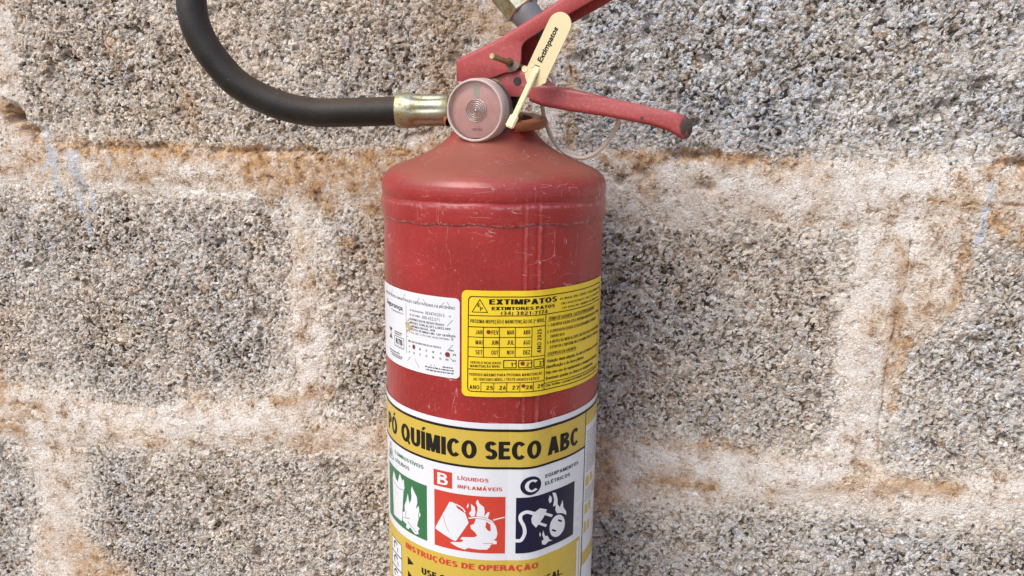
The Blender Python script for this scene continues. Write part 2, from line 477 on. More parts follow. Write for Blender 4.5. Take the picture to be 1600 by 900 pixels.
def fields(x, z):
    """mortar cover m (metres, + inside), smear, rust, paint (0..1) and dent (metres) at wall points"""
    near = (np.abs(x) < 0.62) & (z > -0.25) & (z < 0.42)
    m = np.full(x.shape, -1.0)
    for k, zb in enumerate(BED):
        m = np.maximum(m, 0.0075 - np.abs(z - zb))
    for k, xs in HEAD.items():
        row = (z > 0.2 * k) & (z < 0.2 * (k + 1))
        for xh in xs:
            m = np.where(row, np.maximum(m, 0.0075 - np.abs(x - xh)), m)
    far_smear = np.where(near, 0, 0.010)
    m = m + far_smear
    rust = np.zeros(x.shape); paint = np.zeros(x.shape); dent = np.zeros(x.shape)
    xn, zn = x[near], z[near]
    mn = m[near]
    for P, grow in ((UP, -0.0015), (RJ, -0.003), (LJ, -0.011), (LO, -0.003), (BJ, -0.008), (TJ, -0.010)):
        mn = np.maximum(mn, poly_sd(xn, zn, P) + grow)
    m[near] = mn
    m = m + 0.0035 * fbm(x, z, 60, 3, 4) + 0.0018 * fbm(x, z, 300, 9, 2)
    rn = np.zeros(xn.shape); pn = np.zeros(xn.shape); dn = np.zeros(xn.shape)
    wob = 0.006 * fbm(xn, zn, 70, 31, 4)
    for P, w, k in RUST:
        d = stroke(xn, zn, P) + wob
        rn = np.maximum(rn, k * np.clip(1.3 - d / (w * 0.00122), 0, 1))
    brk = np.clip(0.55 + 1.3 * fbm(xn, zn, 55, 91, 3), 0.0, 1.3)
    wob2 = 0.0016 * fbm(xn, zn, 260, 41, 3)
    for P, w in PAINT:
        d = stroke(xn, zn, P) + wob2
        pn = np.maximum(pn, np.clip(1.0 - d / (w * 0.00105) * 0.5, 0, 1))
    ln = np.zeros(xn.shape)
    for P, w in LIME:
        ln = np.maximum(ln, np.clip(1.2 - (stroke(xn, zn, P) + wob) / (w * 0.001), 0, 1))
    for P, w, dep in CREV:
        d = stroke(xn, zn, P) + wob2 * 2.0 + wob * 0.35
        dn = np.maximum(dn, brk * dep * 0.0013 * np.exp(-np.clip(d / (w * 0.001), 0, 6) ** 2))
    for P in CRACKS:
        d = stroke(xn, zn, P) + wob2 * 0.4
        dn = np.maximum(dn, brk * 0.0032 * np.exp(-np.clip(np.abs(d) / 0.0008, 0, 6) ** 2))
    lime = np.zeros(x.shape)
    rust[near], paint[near], dent[near], lime[near] = rn, pn, dn, ln
    sm = np.clip(1.0 + (m + 0.016 * fbm(x, z, 26, 77, 4)) / 0.026, 0, 1)
    sm = np.clip(np.maximum(sm, 0.42 * np.clip(0.45 + 1.6 * fbm(x, z, 18, 177, 4), 0, 1)), 0, 1)
    return m, sm, rust, paint, dent, lime

FX0, FX1, FZ0, FZ1, RES = -0.50, 0.40, -0.20, 0.345, 0.00092

def coords(a, b, lo, hi, fine, coarse):
    """grid lines from a to b, close together between lo and hi"""
    out = [a]
    while out[-1] < b - 1e-9:
        c = out[-1]
        st = fine if lo <= c < hi else coarse
        nx = c + st
        if c < lo < nx:
            nx = lo
        out.append(min(nx, b))
    if len(out) > 2 and out[-1] - out[-2] < 1e-5:
        out.pop(-2)
    return np.array(out)

def sheet(name, xs, zs, height, attrs, keep, mat, parent, back=None):
    """height field over a grid, outward = -y; keep: bool per vertex; back: depth of the closing sides"""
    nx, nz = len(xs), len(zs)
    X, Z = np.meshgrid(xs, zs, indexing='ij')
    idx = np.arange(nx * nz).reshape(nx, nz)
    q = np.stack([idx[:-1, :-1], idx[1:, :-1], idx[1:, 1:], idx[:-1, 1:]], -1).reshape(-1, 4)
    v = np.stack([X, -height, Z], -1).reshape(-1, 3)
    if keep is not None:
        kf = keep.reshape(-1)[q].any(axis=1)
        q = q[kf]
        used = np.zeros(nx * nz, bool)
        used[q.reshape(-1)] = True
        remap = np.cumsum(used) - 1
        q = remap[q]
        v = v[used]
        attrs = {k: a.reshape(-1)[used] for k, a in attrs.items()}
    if back:
        ring = np.concatenate([idx[:, 0], idx[-1, 1:], idx[-2::-1, -1], idx[0, -2:0:-1]])
        n0 = len(v)
        bv = v[ring].copy()
        bv[:, 1] = back
        v = np.concatenate([v, bv])
        nr = len(ring)
        r1 = np.roll(np.arange(nr), -1)
        side = np.stack([ring[r1], ring, n0 + np.arange(nr), n0 + r1], -1)
        q = np.concatenate([q, side])
        attrs = {k: np.concatenate([a.reshape(-1), a.reshape(-1)[ring]]) for k, a in attrs.items()}
    me = bpy.data.meshes.new(name)
    me.vertices.add(len(v))
    me.vertices.foreach_set('co', v.astype(np.float32).reshape(-1))
    me.loops.add(q.size)
    me.loops.foreach_set('vertex_index', q.astype(np.int32).reshape(-1))
    me.polygons.add(len(q))
    me.polygons.foreach_set('loop_start', np.arange(0, q.size, 4, dtype=np.int32))
    me.polygons.foreach_set('loop_total', np.full(len(q), 4, np.int32))
    me.polygons.foreach_set('use_smooth', np.ones(len(q), bool))
    me.update(calc_edges=True)
    me.validate()
    for k, a in attrs.items():
        at = me.attributes.new(k, 'FLOAT', 'POINT')
        at.data.foreach_set('value', a.reshape(-1).astype(np.float32))
    me.materials.append(mat)
    o = bpy.data.objects.new(name, me)
    return link(o, parent)

wall = empty('concrete_block_wall', (0, 0, -1.2), 'rough grey concrete block wall with pale rust-stained mortar joints behind the extinguisher', 'wall')
WX0, WX1 = -1.15, 1.15
for k in range(-6, 5):
    z0, z1 = 0.2 * k + 0.005, 0.2 * (k + 1) - 0.005
    hs = [WX0 - 0.005] + [h for h in HEAD[k] if WX0 + 0.03 < h < WX1 - 0.03] + [WX1 + 0.005]
    for a, b in zip(hs[:-1], hs[1:]):
        x0, x1 = a + 0.005, b - 0.005
        vis = x1 > FX0 and x0 < FX1 and z1 > FZ0 and z0 < FZ1
        xs = coords(x0, x1, FX0 if vis else 9, FX1 if vis else 9, RES, 0.007)
        zs = coords(z0, z1, FZ0 if vis else 9, FZ1 if vis else 9, RES, 0.007)
        X, Z = np.meshgrid(xs, zs, indexing='ij')
        mf, sm, ru, pa, de, li = fields(X.reshape(-1), Z.reshape(-1))
        x, z = X.reshape(-1), Z.reshape(-1)
        hgt = 0.0011 * fbm(x, z, 25, 5, 3) + 0.0012 * fbm(x, z, 110, 15, 3) - de
        pit = np.clip(fbm(x, z, 75, 61, 3) - 0.42, 0, 1) * 0.016
        hgt = hgt - pit
        edge = np.minimum(np.minimum(x - x0, x1 - x), np.minimum(z - z0, z1 - z))
        hgt = hgt - 0.006 * np.clip(1 - (edge + 0.002 * fbm(x, z, 90, 71, 3)) / 0.006, 0, 1) ** 2
        sheet('concrete_block', xs, zs, hgt.reshape(X.shape), dict(smear=sm, rust=ru, paint=pa, lime=li, cool=np.full(x.shape, 1.0 if (x0 + x1) / 2 > 0.1 else (0.45 if x1 > 0.1 else 0.0))), None, M_BLOCK, wall, back=0.09)
xs = coords(WX0, WX1, FX0, FX1, RES * 1.1, 0.006)
zs = coords(-1.2, 1.0, FZ0, FZ1, RES * 1.1, 0.006)
X, Z = np.meshgrid(xs, zs, indexing='ij')
x, z = X.reshape(-1), Z.reshape(-1)
mf, sm, ru, pa, de, li = fields(x, z)
hgt = np.where(mf > 0, 0.0022 * np.tanh(mf / 0.011), mf * 0.24) - 0.0005 + 0.0009 * fbm(x, z, 45, 25, 3) - de
sheet('mortar', xs, zs, hgt.reshape(X.shape), dict(smear=sm, rust=ru, paint=pa, lime=li), (mf > -0.016).reshape(X.shape), M_MORTAR, wall)

# unseen dry earth sheet below the frame, added for its warm bounce light
tg = NT('dry_earth')
gp = tg.pos()
tg.set(col=tg.ramp(tg.noise(gp, 3.0, 6, 0.65), [(0.3, (0.24, 0.165, 0.095)), (0.55, (0.36, 0.25, 0.15)), (0.75, (0.44, 0.32, 0.21))]), rough=0.95, spec=0.1)
tg.bump(tg.noise(gp, 40, 6, 0.7), 0.02, 0.7)
gn = 40
gv, gf = [], []
for i in range(gn + 1):
    for j in range(gn + 1):
        u, w = (i / gn * 2 - 1), (j / gn * 2 - 1)
        gx, gy = 30 * u * abs(u), 30 * w * abs(w)
        gv.append((gx, gy, -1.2 + 0.02 * math.sin(gx * 3.1 + gy * 1.7) * math.cos(gy * 2.3)))
for i in range(gn):
    for j in range(gn):
        a = i * (gn + 1) + j
        gf.append((a, a + gn + 1, a + gn + 2, a + 1))
gr = mesh_obj('bounce_ground', gv, gf, tg.mat, smooth=True)
gr['kind'] = 'structure'

# ------------------------------------------------------------------ extinguisher materials
def red_paint(name, base, dust_z=None, chips=(), fade=0.0, scratch=1.0):
    t = NT(name)
    p = t.pos()
    n = t.noise(p, 28, 4, 0.6)
    col = t.mix(t.step(n, 0.32, 0.7), tuple(c * 0.86 for c in base), tuple(min(1, c * 1.10) for c in base))
    fine = t.noise(p, 700, 3, 0.6)
    col = t.mix(t.math('MULTIPLY', t.step(fine, 0.5, 0.75), 0.10 + fade), col, (0.55, 0.30, 0.28))
    # long fine scratches and pale scuffs
    mp = t.n('Mapping')
    t.put(mp.inputs[0], p)
    mp.inputs['Scale'].default_value = (1.0, 1.0, 0.16)
    mp.inputs['Rotation'].default_value = (0.0, rad(9), 0.0)
    l1 = t.math('ABSOLUTE', t.math('SUBTRACT', t.noise(mp.outputs[0], 150, 2, 0.5), 0.5))
    keep = t.step(t.noise(p, 42, 4, 0.65), 0.535, 0.64)
    sc = t.math('MULTIPLY', t.step(l1, 0.008, 0.0015), keep)
    mp2 = t.n('Mapping')
    t.put(mp2.inputs[0], p)
    mp2.inputs['Scale'].default_value = (0.22, 0.22, 1.0)
    mp2.inputs['Rotation'].default_value = (0.0, rad(-14), 0.0)
    l2 = t.math('ABSOLUTE', t.math('SUBTRACT', t.noise(mp2.outputs[0], 190, 2, 0.5), 0.5))
    sc2 = t.math('MULTIPLY', t.step(l2, 0.008, 0.001), t.step(t.noise(p, 55, 3, 0.65, dim='3D'), 0.55, 0.64))
    spk = t.step(t.noise(p, 420, 3, 0.7), 0.675, 0.72)
    sall = t.math('MULTIPLY', t.math('MAXIMUM', t.math('MAXIMUM', sc, sc2), t.math('MULTIPLY', spk, 0.8)), 0.58 * scratch)
    rub = t.math('MULTIPLY', t.attr('wear'), t.step(t.noise(p, 260, 5, 0.75), 0.44, 0.60))
    sall = t.math('MAXIMUM', sall, t.math('MULTIPLY', rub, 0.42))
    col = t.mix(sall, col, (0.60, 0.43, 0.40))
    rough = t.math('ADD', 0.20, t.math('MULTIPLY', n, 0.20))
    if dust_z:
        z0, z1, z2, z3 = dust_z
        sp = t.n('SeparateXYZ')
        t.put(sp.inputs[0], p)
        wob = t.math('MULTIPLY', t.math('SUBTRACT', t.noise(p, 30, 5, 0.65), 0.5), 0.020)
        zz = t.math('ADD', sp.outputs[2], wob)
        d = t.math('MULTIPLY', t.step(zz, z0, z1), t.step(zz, z3, z2))
        d = t.math('MULTIPLY', d, t.math('ADD', 0.55, t.math('MULTIPLY', t.noise(p, 240, 4, 0.7), 0.5)))
        col = t.mix(t.math('MULTIPLY', d, 0.58), col, (0.19, 0.110, 0.062))
        rough = t.math('ADD', rough, t.math('MULTIPLY', d, 0.45), clamp=True)
    else:
        rough = t.math('ADD', rough, 0.14 + fade * 0.5)
    for (c, r, cc) in chips:
        dd = t.vmath('DISTANCE', p, c)
        dd = t.math('ADD', dd, t.math('MULTIPLY', t.math('SUBTRACT', t.noise(p, 160, 3, 0.6), 0.5), min(r * 0.9, 0.0045)))
        mk = t.step(dd, r, r * 0.93)
        col = t.mix(mk, col, t.mix(t.noise(p, 500, 3), tuple(v * 0.6 for v in cc), tuple(v * 1.5 for v in cc)))
        rough = t.math('MAXIMUM', rough, t.math('MULTIPLY', mk, 0.6))
    t.set(col=col, rough=rough, coat=0.12, coat_r=0.25)
    t.bump(t.math('ADD', t.math('MULTIPLY', t.noise(p, 60, 3), 0.6), t.math('MULTIPLY', sall, -0.25)), 0.0005, 0.35)
    return t.mat

M_RED = red_paint('red_paint', (0.315, 0.024, 0.026), dust_z=(0.205, 0.216, 0.226, 0.240))

def metal(name, stops, rough=0.32, scale=120, metallic=0.95):
    t = NT(name)
    p = t.pos()
    n = t.noise(p, scale, 5, 0.65, dist=1.0)
    dirt = t.step(t.noise(p, scale * 4, 4, 0.7), 0.54, 0.68)
    col = t.mix(t.math('MULTIPLY', dirt, 0.55), t.ramp(n, stops), (0.14, 0.10, 0.06))
    t.set(col=col, metal=metallic, rough=t.math('ADD', rough, t.math('MULTIPLY', dirt, 0.3)))
    t.bump(t.noise(p, scale * 6, 3), 0.0003, 0.4)
    return t.mat

M_ZINC = metal('yellowed_zinc', [(0.30, (0.26, 0.21, 0.13)), (0.43, (0.42, 0.36, 0.20)), (0.52, (0.42, 0.45, 0.35)), (0.68, (0.44, 0.43, 0.38))], 0.48)
M_BRASS = metal('dull_brass', [(0.3, (0.20, 0.15, 0.08)), (0.6, (0.42, 0.32, 0.16))], 0.45, 200)
M_PIN = metal('brass_pin', [(0.3, (0.36, 0.27, 0.14)), (0.7, (0.55, 0.44, 0.27))], 0.42, 300, 0.8)
M_DARK = metal('dark_steel', [(0.3, (0.05, 0.045, 0.04)), (0.7, (0.12, 0.10, 0.09))], 0.45, 200)
M_STEEL = metal('bright_wire', [(0.3, (0.55, 0.56, 0.55)), (0.7, (0.75, 0.76, 0.75))], 0.25, 400)

def rubber():
    t = NT('black_rubber')
    p = t.pos()
    n = t.noise(p, 60, 5, 0.65)
    weave = t.voro(p, 900, dim='3D')
    col = t.mix(t.step(n, 0.35, 0.7), (0.012, 0.0125, 0.014), (0.024, 0.023, 0.023))
    dust = t.attr('dust')
    d = t.math('MULTIPLY', dust, t.math('ADD', 0.35, t.math('MULTIPLY', t.noise(p, 180, 5, 0.7), 0.9)), clamp=True)
    col = t.mix(t.math('MULTIPLY', d, 0.55), col, (0.11, 0.064, 0.031))
    col = t.mix(t.step(t.noise(p, 800, 2), 0.74, 0.78), col, (0.25, 0.22, 0.18))
    t.set(col=col, rough=t.math('ADD', 0.42, t.math('MULTIPLY', d, 0.4)), spec=0.45)
    t.bump(t.math('ADD', weave.outputs['Distance'], t.noise(p, 500, 3)), 0.0004, 0.18)
    return t.mat
M_RUBBER = rubber()
M_GREYPLASTIC = flat('grey_plastic', (0.17, 0.18, 0.20), 0.5, gscale=500, grain=0.15)
M_ORANGE = flat('orange_plastic', (0.31, 0.095, 0.033), 0.45, gscale=500, grain=0.2)
M_TAG = flat('cream_plastic', (0.79, 0.69, 0.42), 0.40, gscale=260, grain=0.12, wrinkle=0.25)
M_CORD = flat('clear_plastic_cord', (0.80, 0.70, 0.60), 0.3, gscale=400, grain=0.1, trans=0.15)
M_CASE = flat('gauge_case_plastic', (0.66, 0.56, 0.52), 0.22, gscale=300, grain=0.25, trans=0.0)
M_RIM = flat('gauge_rim', (0.21, 0.20, 0.185), 0.35, 0.55, gscale=300, grain=0.3)
M_DIAL = flat('pink_dial', (0.96, 0.50, 0.46), 0.55, gscale=300, grain=0.22)
M_GREEN_D = flat('dial_green', (0.60, 0.60, 0.47), 0.55, gscale=300, grain=0.3)
M_DIALW = flat('dial_white', (0.78, 0.55, 0.52), 0.55)
M_DIALP = flat('dial_purple', (0.42, 0.17, 0.26), 0.55)
tl = NT('gauge_lens')
tr_ = tl.n('BsdfTransparent')
gl_ = tl.n('BsdfGlossy')
gl_.inputs['Roughness'].default_value = 0.03
df_ = tl.n('BsdfDiffuse')
df_.inputs['Color'].default_value = (0.75, 0.68, 0.66, 1)
m1_ = tl.n('MixShader')
hz_ = tl.step(tl.noise(tl.pos(), 160, 4, 0.65), 0.35, 0.75)
tl.put(m1_.inputs[0], tl.math('ADD', 0.03, tl.math('MULTIPLY', hz_, 0.09)))
tl.t.links.new(tr_.outputs[0], m1_.inputs[1])
tl.t.links.new(df_.outputs[0], m1_.inputs[2])
fr_ = tl.n('Fresnel')
fr_.inputs[0].default_value = 1.45
m2_ = tl.n('MixShader')
tl.t.links.new(fr_.outputs[0], m2_.inputs[0])
tl.t.links.new(m1_.outputs[0], m2_.inputs[1])
tl.t.links.new(gl_.outputs[0], m2_.inputs[2])
tl.t.links.new(m2_.outputs[0], tl.out.inputs['Surface'])
M_LENS = tl.mat
M_WHITE = flat('white_vinyl', (0.73, 0.76, 0.82), 0.28, wrinkle=0.07, grain=0.05, gscale=350)
M_YELLOW = flat('yellow_vinyl', (0.86, 0.625, 0.03), 0.34, wrinkle=0.07, grain=0.06, gscale=350)
M_OCHRE = flat('ochre_print', (0.60, 0.44, 0.075), 0.28, wrinkle=0.07, grain=0.07, gscale=350)
M_INK = flat('black_ink', (0.012, 0.011, 0.010), 0.45, spec=0.3)
M_INKG = flat('grey_ink', (0.07, 0.07, 0.08), 0.45)
M_GREEN = flat('green_ink', (0.035, 0.17, 0.07), 0.34)
M_REDINK = flat('red_ink', (0.58, 0.055, 0.035), 0.34)
M_NAVY = flat('navy_ink', (0.008, 0.010, 0.042), 0.34, spec=0.35)
M_INKP = flat('faint_ink', (0.36, 0.37, 0.40), 0.4)
M_MAROON = flat('maroon_punch', (0.22, 0.022, 0.025), 0.5)
M_STAINY = flat('glue_stain', (0.60, 0.46, 0.25), 0.5, grain=0.3)

# ------------------------------------------------------------------ extinguisher tank
AX = Vector((0.0, -0.08, 0.0))
R = 0.0647
EXT = empty('fire_extinguisher', (0, -0.08, -0.215), 'red dry powder fire extinguisher hanging against the block wall', 'fire extinguisher')

def tent(s):
    """the lapped long seam lifts the skin: s = millimetres round the tank from its front, towards the right"""
    s = np.asarray(s, float)
    return np.interp(s, [20, 29, 35.5, 37, 52, 74], [0, 0.40, 1.0, 1.0, 0.45, 0]) * 1e-3

def ridge(s):
    return (np.exp(-((s - 32.2) / 0.5) ** 2) * 1.0 + np.exp(-((s - 39.8) / 0.55) ** 2) * 1.1 - np.exp(-((s - 31.0) / 0.7) ** 2) * 0.45 - np.exp(-((s - 38.4) / 0.8) ** 2) * 0.45) * 1e-3

def lathe_tank(name, prof, mat, seg=560, seam=True, wave=None):
    th = np.linspace(-math.pi, math.pi, seg, endpoint=False)
    s = th * R * 1000
    rows = []
    for (r, z, k) in prof:
        rr = np.full(seg, r)
        if seam:
            rr = rr + k * (tent(s) * 0.85 + ridge(s))
        zz = np.full(seg, z) + (wave(s, z) if wave else 0)
        rr = rr + 0.00003 * np.sin(s * 0.9 + z * 700) * np.sin(s * 0.37 + z * 1100) * (0.6 + k)
        rows.append(np.stack([rr * np.sin(th), AX.y - rr * np.cos(th), zz], -1))
    V = np.concatenate(rows)
    F = []
    for i in range(len(prof) - 1):
        for k in range(seg):
            k2 = (k + 1) % seg
            F.append((i * seg + k, i * seg + k2, (i + 1) * seg + k2, (i + 1) * seg + k))
    F.append(tuple(range(seg))[::-1])
    F.append(tuple((len(prof) - 1) * seg + k for k in range(seg)))
    o = mesh_obj(name, V, F, mat, EXT, smooth=True)
    # paint rubbed off along the two lips of the seam and the rolled edge of the shoulder
    wear = np.concatenate([np.clip(np.exp(-((s - 32.2) / 0.45) ** 2) + np.exp(-((s - 39.8) / 0.45) ** 2), 0, 1) * k * 0.6 + (0.75 if abs(z - .1876) < .0007 else 0) + (0.6 if abs(z - .1974) < .0006 else 0) for (r, z, k) in prof])
    at = o.data.attributes.new('wear', 'FLOAT', 'POINT')
    at.data.foreach_set('value', np.clip(wear, 0, 1).astype(np.float32))
    return o

body = [(R * 0.80, -0.205, 0), (R * 0.93, -0.2055, 0), (R * 0.985, -0.202, 0), (R, -0.196, 0.2), (R, -0.19, 1)]
body += [(R, z, 1) for z in np.linspace(-0.17, 0.18, 36)] + [(R, 0.186, 1), (R, 0.192, 0.8)]
lathe_tank('tank_shell', body, M_RED)

def wave(s, z):
    w = np.interp(z, [0.186, 0.1995, 0.206], [1, 0.5, 0])
    return w * (0.0009 * np.sin(s * 0.045 + 0.6) - 0.0013 * np.exp(-((s - 24) / 9) ** 2) + 0.0011 * np.exp(-((s - 36) / 4) ** 2) + 0.0003 * np.sin(s * 0.31))
dome = [(R + .0001, 0.1871, .8), (R + .0005, 0.1873, .8), (R + .0009, 0.1882, .75), (R + .0011, 0.1896, .65), (R + .0012, 0.1955, .5), (R + .0010, 0.1976, .4), (R + .00045, 0.1990, .35), (R + .00045, 0.1996, .3), (R + .0008, 0.2008, .25), (R + .0010, 0.2025, .15),
        (R + .0009, 0.2050, 0), (0.0652, 0.2075, 0), (0.0638, 0.2100, 0), (0.0615, 0.2123, 0), (0.0580, 0.2145, 0), (0.0535, 0.2164, 0), (0.0480, 0.2184, 0), (0.0425, 0.2207, 0), (0.0375, 0.2233, 0), (0.0330, 0.2260, 0), (0.0290, 0.2290, 0), (0.0258, 0.2320, 0), (0.0236, 0.2350, 0), (0.0228, 0.2375, 0), (0.0200, 0.2380, 0)]
def densify(pr, n=3):
    out = []
    for a, b in zip(pr[:-1], pr[1:]):
        for k in range(n):
            out.append(tuple(a[i] + (b[i] - a[i]) * k / n for i in range(3)))
    return out + [pr[-1]]
lathe_tank('tank_shoulder', densify(dome), M_RED, wave=wave)

# ------------------------------------------------------------------ valve group; local frame: l to the right, d towards the viewer, z up
A10 = rad(10)
E1 = Vector((math.cos(A10), -math.sin(A10), 0))
E2 = Vector((-math.sin(A10), -math.cos(A10), 0))
EZ = Vector((0, 0, 1))
def LP(l, d, z):
    """millimetres in the valve frame to metres in the world"""
    return AX + E1 * (l * .001) + E2 * (d * .001) + EZ * (z * .001)

bm = bmesh.new()
lathe(bm, AX + EZ * 0.234, EZ, [(0, .017), (.003, .017), (.0035, .0165), (.010, .0165), (.0105, .014), (.026, .0135), (.031, .0105), (.034, .0105)], 40)
lathe(bm, LP(0, 0, 246), E2, [(0, .0075), (.018, .0075)], 24)
lathe(bm, LP(-5, 0, 246), -E1, [(0, .0105), (.022, .0105), (.0225, .009), (.030, .009)], 6)
valve = bm_obj('valve_body', bm, M_BRASS, EXT, smooth=True)

# orange ring round the neck, tipped towards the viewer
bm = bmesh.new()
ax = Vector((0.03, -0.11, 1)).normalized()
lathe(bm, AX + EZ * 0.2405 + Vector((0.0005, 0, 0)), ax, [(-.0022, .0215), (-.0027, .0225), (-.0027, .0280), (-.0022, .0296), (-.0010, .0303), (.0010, .0303), (.0022, .0296), (.0027, .0280), (.0027, .0225), (.0022, .0215), (-.0022, .0215)], 96, cap=False)
# the ring is split where the gauge stands
cut = [v for v in bm.verts if (v.co - AX).dot(E2) > .0135 and abs((v.co - AX).dot(E1)) < .0200]
bmesh.ops.delete(bm, geom=cut, context='VERTS')
bm_obj('neck_ring', bm, M_ORANGE, EXT, smooth=True)

# hanger behind the neck, fixed to the wall
bm = bmesh.new()
tube(bm, spline([(0, -0.060, 0.2415), (0, -0.030, 0.2420), (0, -0.012, 0.2410), (0, -0.004, 0.232), (0, -0.0035, 0.215)], 6), .0035, 12)
bm_obj('hanger_hook', bm, M_DARK, EXT, smooth=True)

# ---- sheet-metal channels
def channel(name, outline, spine, width, rc, mat, thick=1.5, end=None, flare=None):
    """outline: closed (l, z) cheek outline; spine: indexes into it, in order, along which the web joins both cheeks"""
    O = [Vector((a, b)) for a, b in outline]
    n = len(O)
    area = sum(O[i].x * O[(i + 1) % n].y - O[(i + 1) % n].x * O[i].y for i in range(n))
    sg = 1 if area > 0 else -1
    def inward(k):
        i = spine[k]
        a = O[spine[max(k - 1, 0)]]
        b = O[spine[min(k + 1, len(spine) - 1)]]
        t = (b - a).normalized()
        nrm = Vector((-t.y, t.x))
        c = sum(O, Vector((0, 0))) / n
        test = O[i] + nrm * 1.0
        # point inside the outline?
        ins = False
        for q in range(n):
            p1, p2 = O[q], O[(q + 1) % n]
            if (p1.y > test.y) != (p2.y > test.y) and test.x < (p2.x - p1.x) * (test.y - p1.y) / (p2.y - p1.y) + p1.x:
                ins = not ins
        return nrm if ins else -nrm
    verts, faces = [], []
    steps = 5
    prof = []                       # (d, depth) across the channel from front to back
    for k in range(steps + 1):
        w = k / steps * math.pi / 2
        prof.append((width / 2 - rc + rc * math.cos(w), rc - rc * math.sin(w)))
    prof = prof + [(-d, q) for d, q in prof[::-1]]
    np_ = len(prof)
    web = {}
    for k, i in enumerate(spine):
        inn = inward(k)
        for j, (d, q) in enumerate(prof):
            c = O[i] + inn * q
            web[(i, j)] = len(verts)
            verts.append(LP(c.x, d * (flare(c.x) if flare else 1.0), c.y))
    for k in range(len(spine) - 1):
        for j in range(np_ - 1):
            faces.append((web[(spine[k], j)], web[(spine[k + 1], j)], web[(spine[k + 1], j + 1)], web[(spine[k], j + 1)]))
    for side, j in ((1, 0), (-1, np_ - 1)):
        ids = []
        for i in range(n):
            if i in spine:
                ids.append(web[(i, j)])
            else:
                ids.append(len(verts))
                verts.append(LP(O[i].x, side * width / 2 * (flare(O[i].x) if flare else 1.0), O[i].y))
        tri = tessellate_polygon([[verts[q] for q in ids]])
        for tt in tri:
            faces.append(tuple(ids[q] for q in tt))
    bm = bmesh.new()
    bv = [bm.verts.new(v) for v in verts]
    for f in faces:
        try:
            bm.faces.new([bv[q] for q in f])
        except ValueError:
            pass
    bmesh.ops.remove_doubles(bm, verts=bm.verts, dist=1e-6)
    o = bm_obj(name, bm, mat, EXT, smooth=True)
    md = o.modifiers.new('thickness', 'SOLIDIFY')
    md.thickness = thick * .001
    md.offset = 0
    wn = o.modifiers.new('flat_cheeks', 'WEIGHTED_NORMAL')
    wn.weight = 100
    wn.keep_sharp = True
    return o

def dense(P, m=4.0):
    out = []
    for a, b in zip(P, P[1:] + P[:1]):
        L = math.hypot(b[0] - a[0], b[1] - a[1])
        k = max(1, int(L / m))
        out += [(a[0] + (b[0] - a[0]) * q / k, a[1] + (b[1] - a[1]) * q / k) for q in range(k)]
    return out

def arc(c, r, a0, a1, n):
    return [(c[0] + r * math.cos(rad(a0 + (a1 - a0) * k / n)), c[1] + r * math.sin(rad(a0 + (a1 - a0) * k / n))) for k in range(n + 1)]

M_REDH = red_paint('faded_red_paint', (0.38, 0.055, 0.058), fade=0.14, scratch=0.35,
                   chips=[(tuple(LP(17, 12, 269)), .0042, (0.20, 0.15, 0.12))])
M_REDL = red_paint('worn_red_paint', (0.34, 0.052, 0.056), fade=0.14, scratch=0.35,
                   chips=[(tuple(LP(124.6, 0, 242.5)), .0185, (0.04, 0.024, 0.020)), (tuple(LP(98, 11, 251.5)), .0036, (0.26, 0.17, 0.15)), (tuple(LP(89, 10, 243.5)), .0012, (0.05, 0.04, 0.04)), (tuple(LP(30, 12, 249.0)), .0030, (0.04, 0.025, 0.022))])

top = [(-18.8, 262.3), (-18.9, 273.2), (-17.5, 274.8)] + dense([(-17.5, 274.8), (4.4, 283.6), (31.6, 298.3), (42.8, 304.8), (61.2, 316.1), (80, 327.0), (100, 337.5), (112, 342.0)], 4)
top = [q for q in top if True]
k_end = max(range(len(top)), key=lambda i: top[i][0])
top = top[:k_end + 1]
under = [(115.5, 341.0), (117, 337.5), (115, 333.5), (100, 326.0), (80, 315.3), (60.2, 304.0), (40.5, 294.2), (23.6, 284.6), (21.4, 282.7), (20.4, 280.4), (20.2, 273.2), (19.3, 270.2), (17.3, 268.2), (14.5, 267.4), (11.0, 267.2), (1.4, 263.9), (-8, 262.6)]
hand_out = top + under
channel('squeeze_handle', hand_out, list(range(2, len(top))), 22, 1.8, M_REDH, 1.6)

ltop = [(4, 262.5), (8, 267.2), (14, 269.2), (20.2, 269.2), (27.9, 265.8), (33.8, 261.2)] + dense([(33.8, 261.2), (49.8, 258.5), (64.8, 255.1), (76.8, 252.8), (93.2, 249.5), (104.6, 247.0)], 5)[1:]
kk = max(range(len(ltop)), key=lambda i: ltop[i][0])
ltop = ltop[:kk + 1]
ltip = [(109, 245.2), (112.3, 243.0), (113.6, 240.0), (113.2, 236.5)]
lbot = dense([(111.3, 232.6), (103.3, 237.0), (92.4, 240.0), (70.6, 243.7), (50.2, 246.2), (32.7, 248.9), (24.7, 251.6)], 4)
kk = min(range(len(lbot)), key=lambda i: lbot[i][0])
lbot = lbot[:kk + 1]
lrest = [(18.6, 254.0), (13.9, 254.3), (9.0, 250.5), (2, 250)]
ltop = [(a, b - 0.7) for a, b in ltop]
ltip = [(a - 0.8, b) for a, b in ltip]
lbot = [(a - 0.2, b + 0.9) for a, b in lbot]
lev_out = ltop + ltip + lbot + lrest
sp0 = len(ltop) + len(ltip)
channel('carry_lever', lev_out, list(range(sp0, sp0 + len(lbot))), 17.5, 1.9, M_REDL, 1.6)
# dark disc laid on the cheek, its colour standing for the shade in a rivet hole
bm = bmesh.new()
lathe(bm, LP(17.7, 9.62, 262.5), E2, [(0, 0), (0, .0018), (.0002, .00185), (.0002, .0023), (0, .0024)], 28, cap=False)
bm_obj('rivet_hole_disc', bm, M_DARK, EXT, smooth=True)
